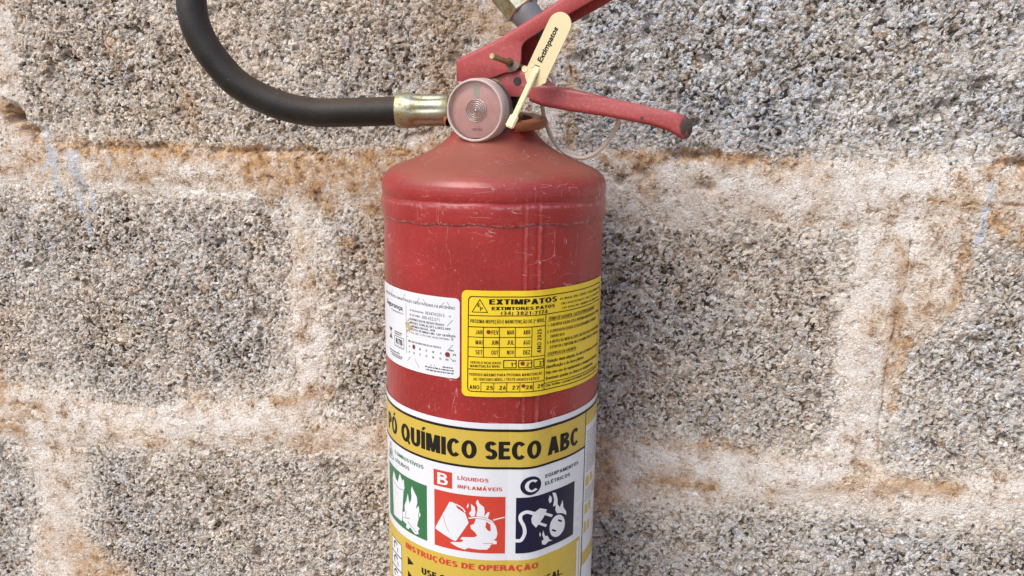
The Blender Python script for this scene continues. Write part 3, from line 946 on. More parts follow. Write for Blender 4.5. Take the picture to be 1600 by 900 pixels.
# back plate of the valve bracket that carries both levers
bm = bmesh.new()
tube(bm, [LP(-13, -10, 268), LP(-13, 10, 268)], .0026, 16)
bm_obj('pivot_rivet', bm, M_DARK, EXT, smooth=True)
bm = bmesh.new()
pb = [(-14, 246), (14, 246), (17, 254), (15, 266), (-15, 268)]
f1 = [bm.verts.new(LP(a, 7.2, b)) for a, b in pb]
f2 = [bm.verts.new(LP(a, -7.2, b)) for a, b in pb]
bm.faces.new(f1); bm.faces.new(f2[::-1])
for i in range(5):
    bm.faces.new((f1[i], f2[i], f2[(i + 1) % 5], f1[(i + 1) % 5]))
bmesh.ops.bevel(bm, geom=bm.edges[:], offset=.001, segments=2, affect='EDGES')
bm_obj('valve_bracket', bm, M_DARK, EXT, smooth=True)

# safety pin pushed through the handle
bm = bmesh.new()
pa, pz = LP(13.9, -16, 270.2), LP(13.2, 35.5, 274.6)
lathe(bm, pa, (pz - pa), [(0, .0013), (.0004, .00165), ((pz - pa).length - .0004, .00165), ((pz - pa).length, .0013)], 24)
pin = bm_obj('safety_pin', bm, M_PIN, EXT, smooth=True)
bm = bmesh.new()
lathe(bm, LP(13.6, 11.9, 272.5), E2, [(0, 0), (0, .0024), (.0001, .0026), (0.0001, 0)], 24, cap=False)
bm_obj('pin_hole_disc', bm, M_DARK, EXT, smooth=True)  # dark disc round the pin, coloured as the shade inside its hole

# ---- pressure gauge
GC = (0.6, 246.3)
def gp(d):
    return LP(GC[0], d, GC[1])
bm = bmesh.new()
lathe(bm, gp(0), E2, [(.0165, .0075), (.0168, .0165), (.0175, .0178), (.0205, .0180), (.0215, .0176), (.0217, .0172)], 96, cap=False)
rimo = bm_obj('pressure_gauge', bm, M_RIM, EXT, smooth=True)
def gsub(name, bm, mat):
    return bm_obj(name, bm, mat, rimo, smooth=True)
ROOTLOC[rimo.name] = Vector((0, 0, 0))
bm = bmesh.new()
lathe(bm, gp(0), E2, [(.0217, .0168), (.0222, .0174), (.0275, .0174), (.0292, .0170), (.0300, .0166), (.0301, .0160), (.0297, .0156), (.0262, .0153)], 96, cap=False)
gsub('bezel', bm, M_CASE)
bm = bmesh.new()
lathe(bm, gp(0), E2, [(.0258, .0156), (.0262, .0156), (.0262, 0)], 96, cap=False)
gsub('dial', bm, M_DIAL)
def sector(name, r0, r1, a0, a1, d, mat, n=10):
    vs_, fs_ = [], []
    for k in range(n + 1):
        a = rad(a0 + (a1 - a0) * k / n)
        for r in (r0, r1):
            vs_.append(LP(GC[0] + r * math.sin(a), d, GC[1] + r * math.cos(a)))
    for k in range(n):
        fs_.append((2 * k, 2 * k + 1, 2 * k + 3, 2 * k + 2))
    o = mesh_obj(name, vs_, fs_, mat, rimo)
    return o
sector('green_zone', 6.0, 14.0, -12, 9, 26.28, M_GREEN_D)
bm = bmesh.new()
for a in list(range(-120, -20, 20)) + list(range(30, 130, 20)):
    a = rad(a)
    c, s_ = math.cos(a), math.sin(a)
    q = [bm.verts.new(LP(GC[0] + r * s_ + w * c, 26.3, GC[1] + r * c - w * s_)) for r, w in ((10.2, -.35), (12.8, -.35), (12.8, .35), (10.2, .35))]
    bm.faces.new(q)
gsub('dial_mark', bm, M_DIALW)
bm = bmesh.new()
for r in (1.6, 2.7, 3.8, 4.9, 6.0):
    path = [LP(GC[0] - 0.3 + r * math.sin(a), 27.0 + (5 - r) * 0.18, GC[1] + r * math.cos(a)) for a in (2 * math.pi * k / 48 for k in range(49))]
    tube(bm, path, .00026, 8, cap=False)
lathe(bm, LP(GC[0] - 0.3, 26.3, GC[1]), E2, [(0, .0009), (.0016, .0009), (.0019, .0005), (.0019, 0)], 20, cap=False)
gsub('pressure_coil', bm, M_STEEL)
bm = bmesh.new()
lathe(bm, gp(0), E2, [(.0290, .0157), (.0293, .0120), (.0297, .0060), (.0298, 0)], 96, cap=False)
gsub('lens', bm, M_LENS)

# ---- hose with its couplings
HP = [(-44, -82, 246.0), (-52, -83, 245.7), (-68.8, -87.5, 244.8), (-84.0, -91.7, 244.2), (-104.5, -97.5, 244.0), (-124.7, -103.3, 248.4), (-144.2, -109.0, 258.5), (-155.4, -112.4, 270.7), (-162.5, -114.8, 282.2), (-166.3, -116.0, 293.1), (-167.5, -116.0, 305.0), (-166.8, -115.0, 318.6), (-160, -111, 352), (-140, -100, 388), (-105, -84, 410), (-68, -70, 404), (-40, -63, 372)]
na = Vector((0.67, 0, -0.74)).normalized()
def NL(k):
    """along the nozzle axis, millimetres from the lower face of its nut"""
    return LP(11 + na.x * k, -16, 302.5 + na.z * k)
HP = [Vector(q) * .001 for q in HP] + [NL(-34), NL(-22), NL(-10)]
path = spline(HP, 10)
bm = bmesh.new()
tube(bm, path, .00835, 36)
hose = bm_obj('hose', bm, M_RUBBER, EXT, smooth=True)
at = hose.data.attributes.new('dust', 'FLOAT', 'POINT')
at.data.foreach_set('value', [max(0.0, min(1.0, (v.normal.z * 0.9 + 0.06))) + (0.45 if v.normal.z < -0.8 else 0) for v in hose.data.vertices])
ROOTLOC[hose.name] = Vector((0, 0, 0))
def hsub(name, bm, mat):
    return bm_obj(name, bm, mat, hose, smooth=True)
bm = bmesh.new()
fa, fb = Vector((-.0265, -.0802, .2462)), Vector((-.0580, -.0836, .2456))
fl = (fb - fa).length
def crimp(w, t):
    k = math.sin(math.pi * min(1, max(0, (t - .002) / (.70 * fl))))
    return 1 - 0.115 * k * (0.5 + 0.5 * math.cos(8 * w + 0.5)) ** 3
lathe(bm, fa, fb - fa, [(0, .0070), (.0003, .0088), (.001, .0092), (.006, .0093), (.012, .0093), (.018, .0095), (.0215, .0101), (.0235, .0104), (fl - .0008, .0104), (fl - .0002, .0101), (fl, .0084)], 72, wob=crimp)
hsub('hose_ferrule', bm, M_ZINC)
bm = bmesh.new()
lathe(bm, NL(-26), NL(0) - NL(-26), [(0, .0088), (.0005, .0102), (.004, .0105), (.0045, .0096), (.0085, .0096)], 40)
lathe(bm, NL(-17.6), NL(0) - NL(-17.6), [(0, .0096), (.0006, .0108), (.0168, .0108), (.0176, .0098), (.0177, .0060)], 6)
hsub('nozzle_nut', bm, M_ZINC)
bm = bmesh.new()
lathe(bm, NL(-0.5), NL(10) - NL(0), [(0, .0086), (.001, .0088), (.004, .0086), (.020, .0062), (.022, .0060), (.022, .0042), (.012, .0040)], 40)
hsub('nozzle', bm, M_GREYPLASTIC)

# ---- clear cord that keeps the pin
cl = [(13.5, 270.6), (22, 270.5), (29, 266), (30.5, 261.8), (27.3, 257), (24.3, 251.3), (24.0, 247.9), (26.0, 240.4), (29.1, 232.9), (33.6, 226.8), (39.6, 222.2), (47.9, 220.1), (55.0, 222.0), (61.3, 226.9), (66.0, 233.1), (68.5, 237.9), (69.8, 241.6), (70.3, 248.2)]
bm = bmesh.new()
tube(bm, spline([LP(a, -15 if i > 1 else -14, b) for i, (a, b) in enumerate(cl)], 8), .00122, 12)
bm_obj('retaining_cord', bm, M_CORD, EXT, smooth=True)

# ------------------------------------------------------------------ bold block letters, drawn as bars and bowls on a cap height of 1
TV, TH = 0.27, 0.195
def _E(cx, cy, rx, ry, a0, a1, wx=None, wy=None, n=None):
    wx, wy = wx or TV, wy or TH
    n = n or max(4, int(abs(a1 - a0) / 15))
    o, i = [], []
    for k in range(n + 1):
        a = rad(a0 + (a1 - a0) * k / n)
        o.append((cx + rx * math.cos(a), cy + ry * math.sin(a)))
        i.append((cx + (rx - wx) * math.cos(a), cy + (ry - wy) * math.sin(a)))
    return [[o[k], o[k + 1], i[k + 1], i[k]] for k in range(n)]
def _R(x0, y0, x1, y1):
    return [[(x0, y0), (x1, y0), (x1, y1), (x0, y1)]]
def _D(x0, y0, x1, y1, w=None):
    """slanted bar cut level at both ends; x0 and x1 are its left corners"""
    w = w or TV * 1.08
    return [[(x0, y0), (x0 + w, y0), (x1 + w, y1), (x1, y1)]]
def _bowl(x, cy, rx, ry):
    return _R(0, cy - ry, x, cy - ry + TH) + _R(0, cy + ry - TH, x, cy + ry) + _E(x, cy, rx, ry, -90, 90)
def _block():
    G = {}
    S = _R(0, 0, TV, 1)
    G['A'] = (.78, _D(0, 0, .39 - TV * .55, 1) + _D(.78 - TV * 1.08, 0, .39 - TV * .53, 1) + _R(.2, .2, .58, .2 + TH * .95))
    G['B'] = (.70, S + _bowl(.40, .285, .30, .285) + _bowl(.36, .7575, .29, .2425))
    G['C'] = (.73, _E(.39, .5, .39, .515, 42, 318))
    G['D'] = (.73, S + _R(0, 0, .34, TH) + _R(0, 1 - TH, .34, 1) + _E(.34, .5, .39, .5, -90, 90))
    G['E'] = (.62, S + _R(0, 0, .62, TH) + _R(0, 1 - TH, .60, 1) + _R(0, .44, .56, .44 + TH))
    G['F'] = (.58, S + _R(0, 1 - TH, .58, 1) + _R(0, .43, .52, .43 + TH))
    G['G'] = (.78, _E(.39, .5, .39, .515, 42, 330) + _R(.43, .36, .78, .36 + TH) + _R(.78 - TV, .12, .78, .5))
    G['H'] = (.70, S + _R(.70 - TV, 0, .70, 1) + _R(0, .43, .70, .43 + TH))
    G['I'] = (TV, S)
    G['J'] = (.54, _R(.54 - TV, .28, .54, 1) + _E(.27, .28, .27, .295, 180, 360))
    G['K'] = (.72, S + _D(.10, .38, .46, 1) + _D(.50, 0, .22, .58))
    G['L'] = (.58, S + _R(0, 0, .58, TH))
    G['M'] = (.88, S + _R(.88 - TV, 0, .88, 1) + [[(.0, 1), (TV * 1.25, 1), (.53, 0), (.35, 0)]] + [[(.88, 1), (.88 - TV * 1.25, 1), (.35, 0), (.53, 0)]])
    G['N'] = (.71, S + _R(.71 - TV, 0, .71, 1) + [[(0, 1), (TV * 1.15, 1), (.71, 0), (.71 - TV * 1.15, 0)]])
    G['O'] = (.80, _E(.40, .5, .40, .515, 0, 360, n=28))
    G['P'] = (.67, S + _bowl(.37, .70, .30, .30))
    G['Q'] = (.82, _E(.40, .5, .40, .515, 0, 360, n=28) + [[(.43, .25), (.56, .33), (.84, .02), (.72, -.10)]])
    G['R'] = (.74, S + _bowl(.38, .72, .30, .28) + _D(.50, 0, .24, .50, TV * 1.15))
    G['S'] = (.67, _E(.335, .7125, .315, .3, 25, 270) + _E(.335, .285, .335, .3, -155, 90))
    G['T'] = (.64, _R(0, 1 - TH, .64, 1) + _R(.32 - TV / 2, 0, .32 + TV / 2, 1))
    G['U'] = (.72, _R(0, .34, TV, 1) + _R(.72 - TV, .34, .72, 1) + _E(.36, .34, .36, .355, 180, 360))
    G['V'] = (.74, _D(.37 - TV * .55, 0, 0, 1) + _D(.37 - TV * .53, 0, .74 - TV * 1.08, 1))
    G['X'] = (.74, _D(0, 0, .74 - TV * 1.15, 1, TV * 1.15) + _D(.74 - TV * 1.15, 0, 0, 1, TV * 1.15))
    G['Z'] = (.64, _R(0, 0, .64, TH) + _R(.03, 1 - TH, .62, 1) + [[(0, TH), (TV * 1.2, TH), (.62, 1 - TH), (.62 - TV * 1.2, 1 - TH)]])
    G['0'] = (.58, _E(.29, .5, .29, .515, 0, 360, TV * .95, TH, n=24))
    G['1'] = (.40, _R(.19, 0, .39, 1) + [[(.0, .68), (.0, .82), (.22, 1), (.3, .92)]])
    G['2'] = (.57, _R(0, 0, .57, TH) + _E(.29, .70, .28, .31, 0, 175) + [[(0, TH), (TV * 1.25, TH), (.57, .70), (.57 - TV, .70)]])
    G['3'] = (.57, _E(.27, .74, .27, .275, -90, 160) + _E(.28, .28, .29, .295, -160, 90) + _R(.17, .44, .30, .44 + TH * .95))
    G['4'] = (.60, _R(.34, 0, .34 + TV * .95, 1) + _R(0, .20, .60, .20 + TH) + [[(0, .33), (.16, .33), (.42, 1), (.30, 1)]])
    G['5'] = (.57, _R(.08, 1 - TH, .53, 1) + [[(.03, .46), (.20, .46), (.24, 1), (.08, 1)]] + _E(.28, .32, .29, .335, -160, 135))
    G['6'] = (.58, _E(.29, .32, .29, .335, 0, 360, n=20) + [[(0, .34), (TV, .34), (.46, 1), (.26, 1)]])
    G['7'] = (.56, _R(0, 1 - TH, .56, 1) + [[(.12, 0), (.33, 0), (.56, 1 - TH), (.56 - TV * 1.1, 1 - TH)]])
    G['8'] = (.58, _E(.29, .745, .26, .27, 0, 360, n=20) + _E(.29, .285, .29, .30, 0, 360, n=20))
    G['9'] = (.58, _E(.29, .68, .29, .335, 0, 360, n=20) + [[(.12, 0), (.32, 0), (.58, .66), (.58 - TV, .66)]])
    G['.'] = (.19, _R(0, 0, .19, .19))
    G[','] = (.19, [[(0, -.16), (.09, -.16), (.19, .19), (0, .19)]])
    G[':'] = (.19, _R(0, 0, .19, .19) + _R(0, .5, .19, .69))
    G['-'] = (.34, _R(0, .30, .34, .30 + TH))
    G['/'] = (.36, [[(0, -.03), (.13, -.03), (.36, 1.03), (.23, 1.03)]])
    G['('] = (.28, _E(.40, .40, .40, .66, 128, 232, TV * .9, TV * .3))
    G[')'] = (.28, _E(-.12, .40, .40, .66, -52, 52, TV * .9, TV * .3))
    G['º'] = (.34, _E(.17, .78, .17, .22, 0, 360, .09, .08, 14))
    G['ª'] = (.34, _E(.17, .78, .17, .20, 0, 360, .09, .08, 14) + _R(.26, .58, .34, .98))
    def add(new, base, extra):
        w, P = G[base]
        G[new] = (w, P + [[(x + w / 2, y) for x, y in q] for q in extra])
    ac = [[(-.10, 1.07), (.04, 1.07), (.20, 1.26), (-.02, 1.26)]]
    for c, b in zip('ÁÉÍÓÚ', 'AEIOU'):
        add(c, b, ac)
    til = [[(-.22, 1.08), (-.12, 1.08), (-.06, 1.24), (-.14, 1.24)], [(-.12, 1.14), (.06, 1.06), (.06, 1.15), (-.12, 1.24)], [(.04, 1.06), (.14, 1.06), (.22, 1.22), (.12, 1.22)]]
    for c, b in zip('ÃÕ', 'AO'):
        add(c, b, til)
    hat = [[(-.24, 1.07), (-.10, 1.07), (.05, 1.26), (-.05, 1.26)], [(.24, 1.07), (.10, 1.07), (-.05, 1.26), (.05, 1.26)]]
    for c, b in zip('ÊÂ', 'EA'):
        add(c, b, hat)
    add('Ç', 'C', [[(-.02, .02), (.09, .02), (.09, -.12), (-.02, -.12)], [(-.12, -.26), (.12, -.26), (.14, -.10), (-.06, -.16)]])
    return G
HEAVY = _block()
TV, TH = 0.20, 0.16
MEDIUM = _block()
def block_text(body, heavy):
    """-> vertices and faces of a line of block letters, or None if a letter is not drawn"""
    x = 0.0
    gap = .06 if heavy else .13
    BLOCK = HEAVY if heavy else MEDIUM
    V, F = [], []
    for ch in body:
        if ch == ' ':
            x += .32
            continue
        if ch not in BLOCK:
            return None
        w, P = BLOCK[ch]
        for q in P:
            F.append(tuple(range(len(V), len(V) + len(q))))
            V += [(a + x, b) for a, b in q]
        x += w + gap
    return np.array(V), F

# ------------------------------------------------------------------ printed labels, laid out flat in millimetres (s round the tank, z up) and wrapped on
def wrap_pt(s, z, off):
    r = R + float(tent(s)) + (0.30 + 0.85 * float(np.interp(s, [24, 31, 41, 50], [0, 1, 1, 0])) + off) * .001
    a = s * .001 / R
    return Vector((r * math.sin(a), AX.y - r * math.cos(a), z * .001))

class Flat:
    """flat shapes collected in one bmesh, then cut into narrow strips and wrapped"""
    def __init__(self):
        self.bm = bmesh.new()
        self.k = 0
    def lift(self):
        """each piece a hair above the last, so that none share a plane"""
        self.k += 1
        return (self.k % 8) * 0.004
    def poly(self, pts, convex=False):
        h = self.lift()
        vs_ = [self.bm.verts.new((p[0], p[1], h)) for p in pts]
        if convex or len(pts) < 4:
            self.bm.faces.new(vs_)
        else:
            for t in tessellate_polygon([[Vector((p[0], p[1], 0)) for p in pts]]):
                try:
                    self.bm.faces.new([vs_[i] for i in t])
                except ValueError:
                    pass
        return self
    def rect(self, s0, s1, z0, z1, r=0.0):
        if r <= 0:
            return self.poly([(s0, z0), (s1, z0), (s1, z1), (s0, z1)], True)
        P = arc((s1 - r, z1 - r), r, 0, 90, 6) + arc((s0 + r, z1 - r), r, 90, 180, 6) + arc((s0 + r, z0 + r), r, 180, 270, 6) + arc((s1 - r, z0 + r), r, 270, 360, 6)
        return self.poly(P, True)
    def line(self, P, w):
        for a, b in zip(P[:-1], P[1:]):
            d = Vector((b[0] - a[0], b[1] - a[1]))
            L = d.length
            if L < 1e-6:
                continue
            d /= L
            n = Vector((-d.y, d.x)) * w * 0.5
            e = d * w * 0.25
            A, B = Vector(a) - e, Vector(b) + e
            self.poly([A - n, B - n, B + n, A + n], True)
        return self
    def box(self, s0, s1, z0, z1, w):
        return self.line([(s0, z0), (s1, z0), (s1, z1), (s0, z1), (s0, z0)], w)
    def disc(self, s, z, r, ry=None):
        return self.poly([(s + r * math.cos(k * math.pi / 12), z + (ry or r) * math.sin(k * math.pi / 12)) for k in range(24)], True)
    def stroke(self, P, w):
        Q = spline([(a, b, 0) for a, b in P], 6)
        Q = [(v.x, v.y) for v in Q]
        self.line(Q, w)
        return self
    def text(self, body, s0, z0, w=None, cap=2.0, bold=0.0, shear=0.0, rot=0.0, right=False, slope=0.0, block=True, heavy=None):
        bt = block_text(body, cap > 2.45 if heavy is None else heavy) if block else None
        if bt:
            V, F = bt
            ky = cap
        else:
            V, F = glyphs(body, min(bold, 0.03))
            ky = cap / CAPH
        x0, x1 = V[:, 0].min(), V[:, 0].max()
        kx = ky if w is None else w / max(1e-6, x1 - x0)
        X = (V[:, 0] - x0) * kx
        Y = V[:, 1] * ky
        X = X + Y * shear
        if right:
            X = X - X.max()
        if rot:
            c, s_ = math.cos(rot), math.sin(rot)
            X, Y = X * c - Y * s_, X * s_ + Y * c
        Y = Y + X * slope
        H = np.zeros(len(X))
        if bt:
            for f in F:
                H[list(f)] = self.lift()
        vs_ = [self.bm.verts.new((s0 + a, z0 + b, h)) for a, b, h in zip(X, Y, H)]
        for f in F:
            try:
                self.bm.faces.new([vs_[i] for i in f])
            except ValueError:
                pass
        return self
    def build(self, name, mat, parent, off, bow=None, step=2.0, label=None, place=None):
        bm = self.bm
        if place is None:
            ss = [v.co.x for v in bm.verts]
            for c in np.arange(math.floor(min(ss)) + 0.37, max(ss), step):
                bmesh.ops.bisect_plane(bm, geom=bm.verts[:] + bm.edges[:] + bm.faces[:], plane_co=(c, 0, 0), plane_no=(1, 0, 0), dist=1e-5)
            for v in bm.verts:
                z = v.co.y + (bow(v.co.x) if bow else 0)
                v.co = wrap_pt(v.co.x, z, off + v.co.z)
        else:
            for v in bm.verts:
                v.co = place(v.co.x, v.co.y, off)
        me = bpy.data.meshes.new(name)
        bm.to_mesh(me)
        bm.free()
        me.materials.append(mat)
        o = bpy.data.objects.new(name, me)
        link(o, parent)
        ROOTLOC.setdefault(o.name, Vector((0, 0, 0)))
        return o

TXT = bpy.data.curves.new('type', 'FONT')
TXT.resolution_u = 3
TOB = bpy.data.objects.new('type', TXT)
COL.objects.link(TOB)
def glyphs(body, bold):
    TXT.body = body
    TXT.offset = bold
    bpy.context.view_layer.update()
    ev = TOB.evaluated_get(bpy.context.evaluated_depsgraph_get())
    me = ev.to_mesh()
    V = np.empty(len(me.vertices) * 3)
    me.vertices.foreach_get('co', V)
    F = [tuple(p.vertices) for p in me.polygons]
    ev.to_mesh_clear()
    return V.reshape(-1, 3)[:, :2].copy(), F
CAPH = 0.7
_v, _f = glyphs('H', 0.0)
CAPH = _v[:, 1].max()

# ---- main label
def bow(s):
    return float(np.interp(s, [-75, -30, 0, 36, 75, 110], [1.4, 0.7, 0.1, -0.7, 0.3, 1.0]))
main = Flat().rect(-118, 118, -152, 80.0, 1.5).build('main_label', M_WHITE, EXT, 0.0, bow, 1.2)
main['label'] = 'big white and ochre label with class pictograms and the words PÓ QUÍMICO SECO ABC'
Flat().rect(-118, 79, 54.6, 75.2).build('title_band', M_OCHRE, main, 0.07, bow, 1.2)
Flat().rect(-118, 76.6, -152, -1.9).build('instruction_panel', M_OCHRE, main, 0.07, bow, 1.2)
for z0, z1, s0, s1 in ((66.4, 75.2, 79.8, 118), (27, 33, 82, 87), (27.5, 33, 89, 94), (9, 15, 82, 86), (9, 15, 88, 92), (-3, 4, 81.5, 85), (-3, 3, 87, 90), (-24, -15, 80, 118)):
    Flat().rect(s0, s1, z0, z1).build('ochre_block', M_OCHRE, main, 0.07, bow, 1.5)
f = Flat()
f.rect(-118, 118, 75.2, 76.7).rect(-118, 79, 53.3, 54.6).rect(78.8, 79.6, -152, 75.2)
f.text('PÓ', -66.2, 58.9, 15.6, 10.5, 0.022).text('QUÍMICO', -45.6, 58.9, 52.2, 10.5, 0.022).text('SECO', 11.1, 59.1, 31.2, 10.5, 0.026).text('ABC', 46.6, 58.6, 24.2, 10.5, 0.024)
f.text('USE O EXTINTOR NA VERTICAL.', -28.4, -19.4, 88.5, 4.1, 0.02)
for k in range(4):
    z = -13.3 - 9.3 * k
    f.poly([(-40.7, z), (-40.7, z - 5.4), (-34.9, z - 2.9)])
    f.box(-62.5, -47.5, z - 5.2, z + 3.8, 0.45)
    f.stroke([(-57.5, z - 2.2), (-58.2, z + 0.6), (-56, z + 2.2), (-53.4, z + 1.2)], 1.1)
    f.line([(-52.8, z - 0.6), (-52.6, z - 3.0)], 0.9)
f.build('black_lettering', M_INK, main, 0.14, bow)
f = Flat()
for z in list(np.arange(61.5, 35, -2.1)) + list(np.arange(24, 17, -2.2)):
    a = 82.0
    while a < 100:
        L = 1.2 + 2.6 * random.random()
        f.rect(a, min(a + L, 101), z, z + 0.8)
        a += L + 0.8
f.build('fine_print', M_INKP, main, 0.14, bow)
for k in range(4):
    z = -13.3 - 9.3 * k
    Flat().rect(-62.4, -47.6, z - 5.1, z + 3.7).build('icon_ground', M_WHITE, main, 0.11, bow)
Flat().rect(73.2, 75.4, -60, -4.4).build('print_credit_strip', M_WHITE, main, 0.11, bow)
f = Flat().rect(-66.5, -24, 3.0, 37.2)
f.line([(-62.2, 51.0), (-67.5, 40.6), (-56.7, 41.6), (-62.2, 51.0)], 0.55).text('A', -64.0, 42.3, 3.6, 4.6, 0.0)
f.text('COMBUSTÍVEIS', -54.6, 46.7, 28.4, 2.1, 0.03).text('SÓLIDOS', -54.1, 42.0, 16.2, 2.1, 0.03)
f.build('green_print', M_GREEN, main, 0.14, bow)
f = Flat().rect(-18.7, 22.6, 2.4, 36.9).rect(-19.1, -7.5, 39.3, 49.0)
f.text('LÍQUIDOS', -4.3, 45.5, 17.4, 2.1, 0.03).text('INFLAMÁVEIS', -4.2, 40.4, 25.0, 2.1, 0.03)
f.text('INSTRUÇÕES DE OPERAÇÃO', -42.6, -8.4, 84.6, 3.6, 0.03)
f.build('red_print', M_REDINK, main, 0.14, bow)
f = Flat().rect(28.4, 68.8, 2.4, 36.4)
f.disc(36.6, 43.1, 6.1, 5.6)
f.text('EQUIPAMENTOS', 45.4, 45.7, 26.6, 2.1, 0.03).text('ELÉTRICOS', 45.3, 41.2, 19.0, 2.1, 0.03)
f.build('navy_print', M_NAVY, main, 0.14, bow)
w = Flat()
w.text('B', -16.6, 40.6, 6.6, 7.0, heavy=False).text('C', 33.0, 39.4, 7.4, 7.2, heavy=False)
w.poly([(-58.9, 28.5), (-57.0, 34.8), (-54.6, 32.8), (-53.4, 30.8), (-50.8, 30.3), (-48.9, 34.7), (-47.9, 36.6), (-46.4, 34.2), (-44.9, 33.0), (-43.6, 34.6), (-42.9, 29.1), (-44.0, 27.3), (-46.3, 6.7), (-57.7, 6.0)])
w.poly([(-35.8, 33.2), (-33.8, 30.5), (-31.5, 27.8), (-31.2, 24.3), (-32.5, 20.0), (-30.2, 22.9), (-29.7, 20.2), (-30.7, 16.3), (-30.1, 15.1), (-31.2, 11.8), (-31.5, 9.6), (-29.4, 8.9), (-30.8, 6.9), (-30.4, 4.9), (-33.3, 3.9), (-37.9, 6.5), (-39.6, 4.4), (-41.9, 4.9), (-41.2, 7.3), (-43.0, 7.3), (-45.3, 7.9), (-45.4, 12.9), (-42.8, 14.7), (-43.2, 18.2), (-40.9, 22.7), (-39.6, 27.5), (-38.9, 24.1), (-38.1, 21.6), (-36.5, 24.3), (-36.1, 27.3), (-36.6, 30.0)])
w.poly([(-29.3, 19.6), (-28.8, 17.3), (-29.7, 15.6), (-30.1, 17.2)])
w.poly([(-7.5, 31.4), (-5.3, 30.6), (-4.6, 28.4), (0.4, 25.6), (2.2, 20.2), (-5.1, 8.0), (-6.4, 8.0), (-17.6, 12.4), (-18.1, 13.4), (-9.0, 31.2)])
w.stroke([(-4.9, 30.4), (-1.4, 28.7), (0.2, 26.6)], 0.75)
w.stroke([(2.4, 23.2), (7.0, 24.0), (12.2, 23.5), (15.5, 21.9)], 0.9).line([(16.1, 23.0), (22.0, 24.6)], 0.7)
w.poly([(7.3, 35.0), (8.3, 32.5), (10.8, 30.5), (11.2, 27.8), (10.9, 25.0), (13.1, 27.8), (13.9, 27.5), (13.1, 24.0), (16.0, 21.6), (17.6, 18.8), (18.4, 14.6), (17.7, 11.8), (16.1, 10.8), (18.0, 10.1), (18.0, 8.3), (14.8, 8.0), (14.2, 6.3), (12.6, 4.7), (7.8, 4.5), (1.9, 4.8), (-0.1, 3.5), (-4.8, 4.6), (-8.6, 6.3), (-7.6, 7.0), (-2.1, 7.8), (-0.7, 9.1), (-2.8, 9.7), (-1.4, 11.1), (5.8, 11.9), (7.0, 13.0), (5.8, 15.0), (3.5, 16.9), (3.3, 19.0), (5.1, 19.8), (5.8, 21.3), (7.0, 27.6), (7.3, 30.3), (6.2, 33.0)])
w.poly([(3.5, 32.0), (5.7, 30.2), (6.1, 26.8), (5.4, 24.3), (3.5, 24.3), (2.4, 26.2), (3.8, 28.0)]).poly([(2.0, 32.3), (2.3, 30.6), (1.5, 28.8), (1.1, 30.2)])
w.stroke([(28.5, 10.3), (31.4, 10.7), (33.3, 14.7), (32.8, 19.0), (30.9, 23.4), (31.4, 26.3), (34.5, 27.6), (38.3, 26.1)], 2.0)
w.poly([(38.3, 26.4), (42.2, 28.3), (47.1, 26.0), (44.6, 21.7), (39.9, 17.0), (37.4, 20.3), (37.0, 23.2)])
w.line([(45.6, 23.9), (50.7, 20.9)], 1.5).line([(42.0, 19.1), (46.6, 16.2)], 1.5)
w.poly([(60.9, 12.9), (60.7, 10.8), (59.9, 8.9), (58.5, 7.5), (56.9, 6.6), (55.0, 6.4), (53.3, 6.8), (51.7, 7.8), (50.4, 9.3), (49.6, 11.2), (49.3, 13.3), (49.5, 15.4), (50.2, 17.3), (51.4, 18.8), (52.9, 19.8), (54.6, 20.1), (56.4, 19.7), (58.1, 18.7), (59.6, 17.0), (60.5, 15.0)], True)
w.poly([(50.7, 35.2), (53.2, 34.3), (54.5, 30.4), (54.7, 26.8), (56.5, 24.2), (58.5, 28.2), (59.3, 23.3), (61.6, 20.0), (61.9, 17.6), (58.5, 20.0), (54.4, 21.3), (53.1, 23.7), (53.4, 26.5), (51.4, 26.3), (52.1, 30.4)])
w.poly([(48.8, 34.3), (50.4, 32.2), (50.3, 29.8), (48.9, 29.1), (47.9, 31.7)])
w.poly([(44.7, 13.9), (46.0, 10.0), (48.0, 9.4), (49.4, 6.6), (51.6, 5.2), (48.8, 5.6), (46.5, 4.4), (44.2, 5.3), (43.8, 7.6), (45.3, 8.1), (44.1, 11.2)]).poly([(42.7, 13.6), (43.2, 11.4), (42.6, 10.5), (42.1, 12.4)])
w.build('pictogram', M_WHITE, main, 0.21, bow)
Flat().line([(-44.2, 10.2), (-38.3, 11.8)], .35).line([(-40.0, 9.2), (-32.4, 5.6)], .35).line([(-42.3, 11.6), (-41.6, 15.2)], .3).stroke([(-58.3, 28.3), (-50.6, 26.6), (-44.4, 27.6)], .3).build('green_outline', M_GREEN, main, 0.27, bow)
Flat().poly([(12.2, 21.9), (14.4, 20.2), (14.6, 16.1), (13.2, 16.4), (11.6, 18.4)]).line([(10.5, 8.4), (16, 8.6)], .3).stroke([(2.4, 22.6), (7.0, 23.4), (12.2, 22.9), (15.5, 21.3)], .25).stroke([(2.6, 23.8), (7.0, 24.6), (12.2, 24.1), (15.7, 22.5)], .25).stroke([(-4.6, 29.6), (-1.8, 28.2), (-0.5, 26.4)], .3).build('red_outline', M_REDINK, main, 0.27, bow)
Flat().line([(55.6, 16.6), (58.1, 15.0)], 1.0).line([(51.2, 12.0), (53.7, 10.4)], 1.0).build('navy_outline', M_NAVY, main, 0.27, bow)
Flat().stroke([(-12.8, 22.0), (-11.5, 17), (-9.3, 12.6)], .3).build('scratch', M_STAINY, main, 0.27, bow)

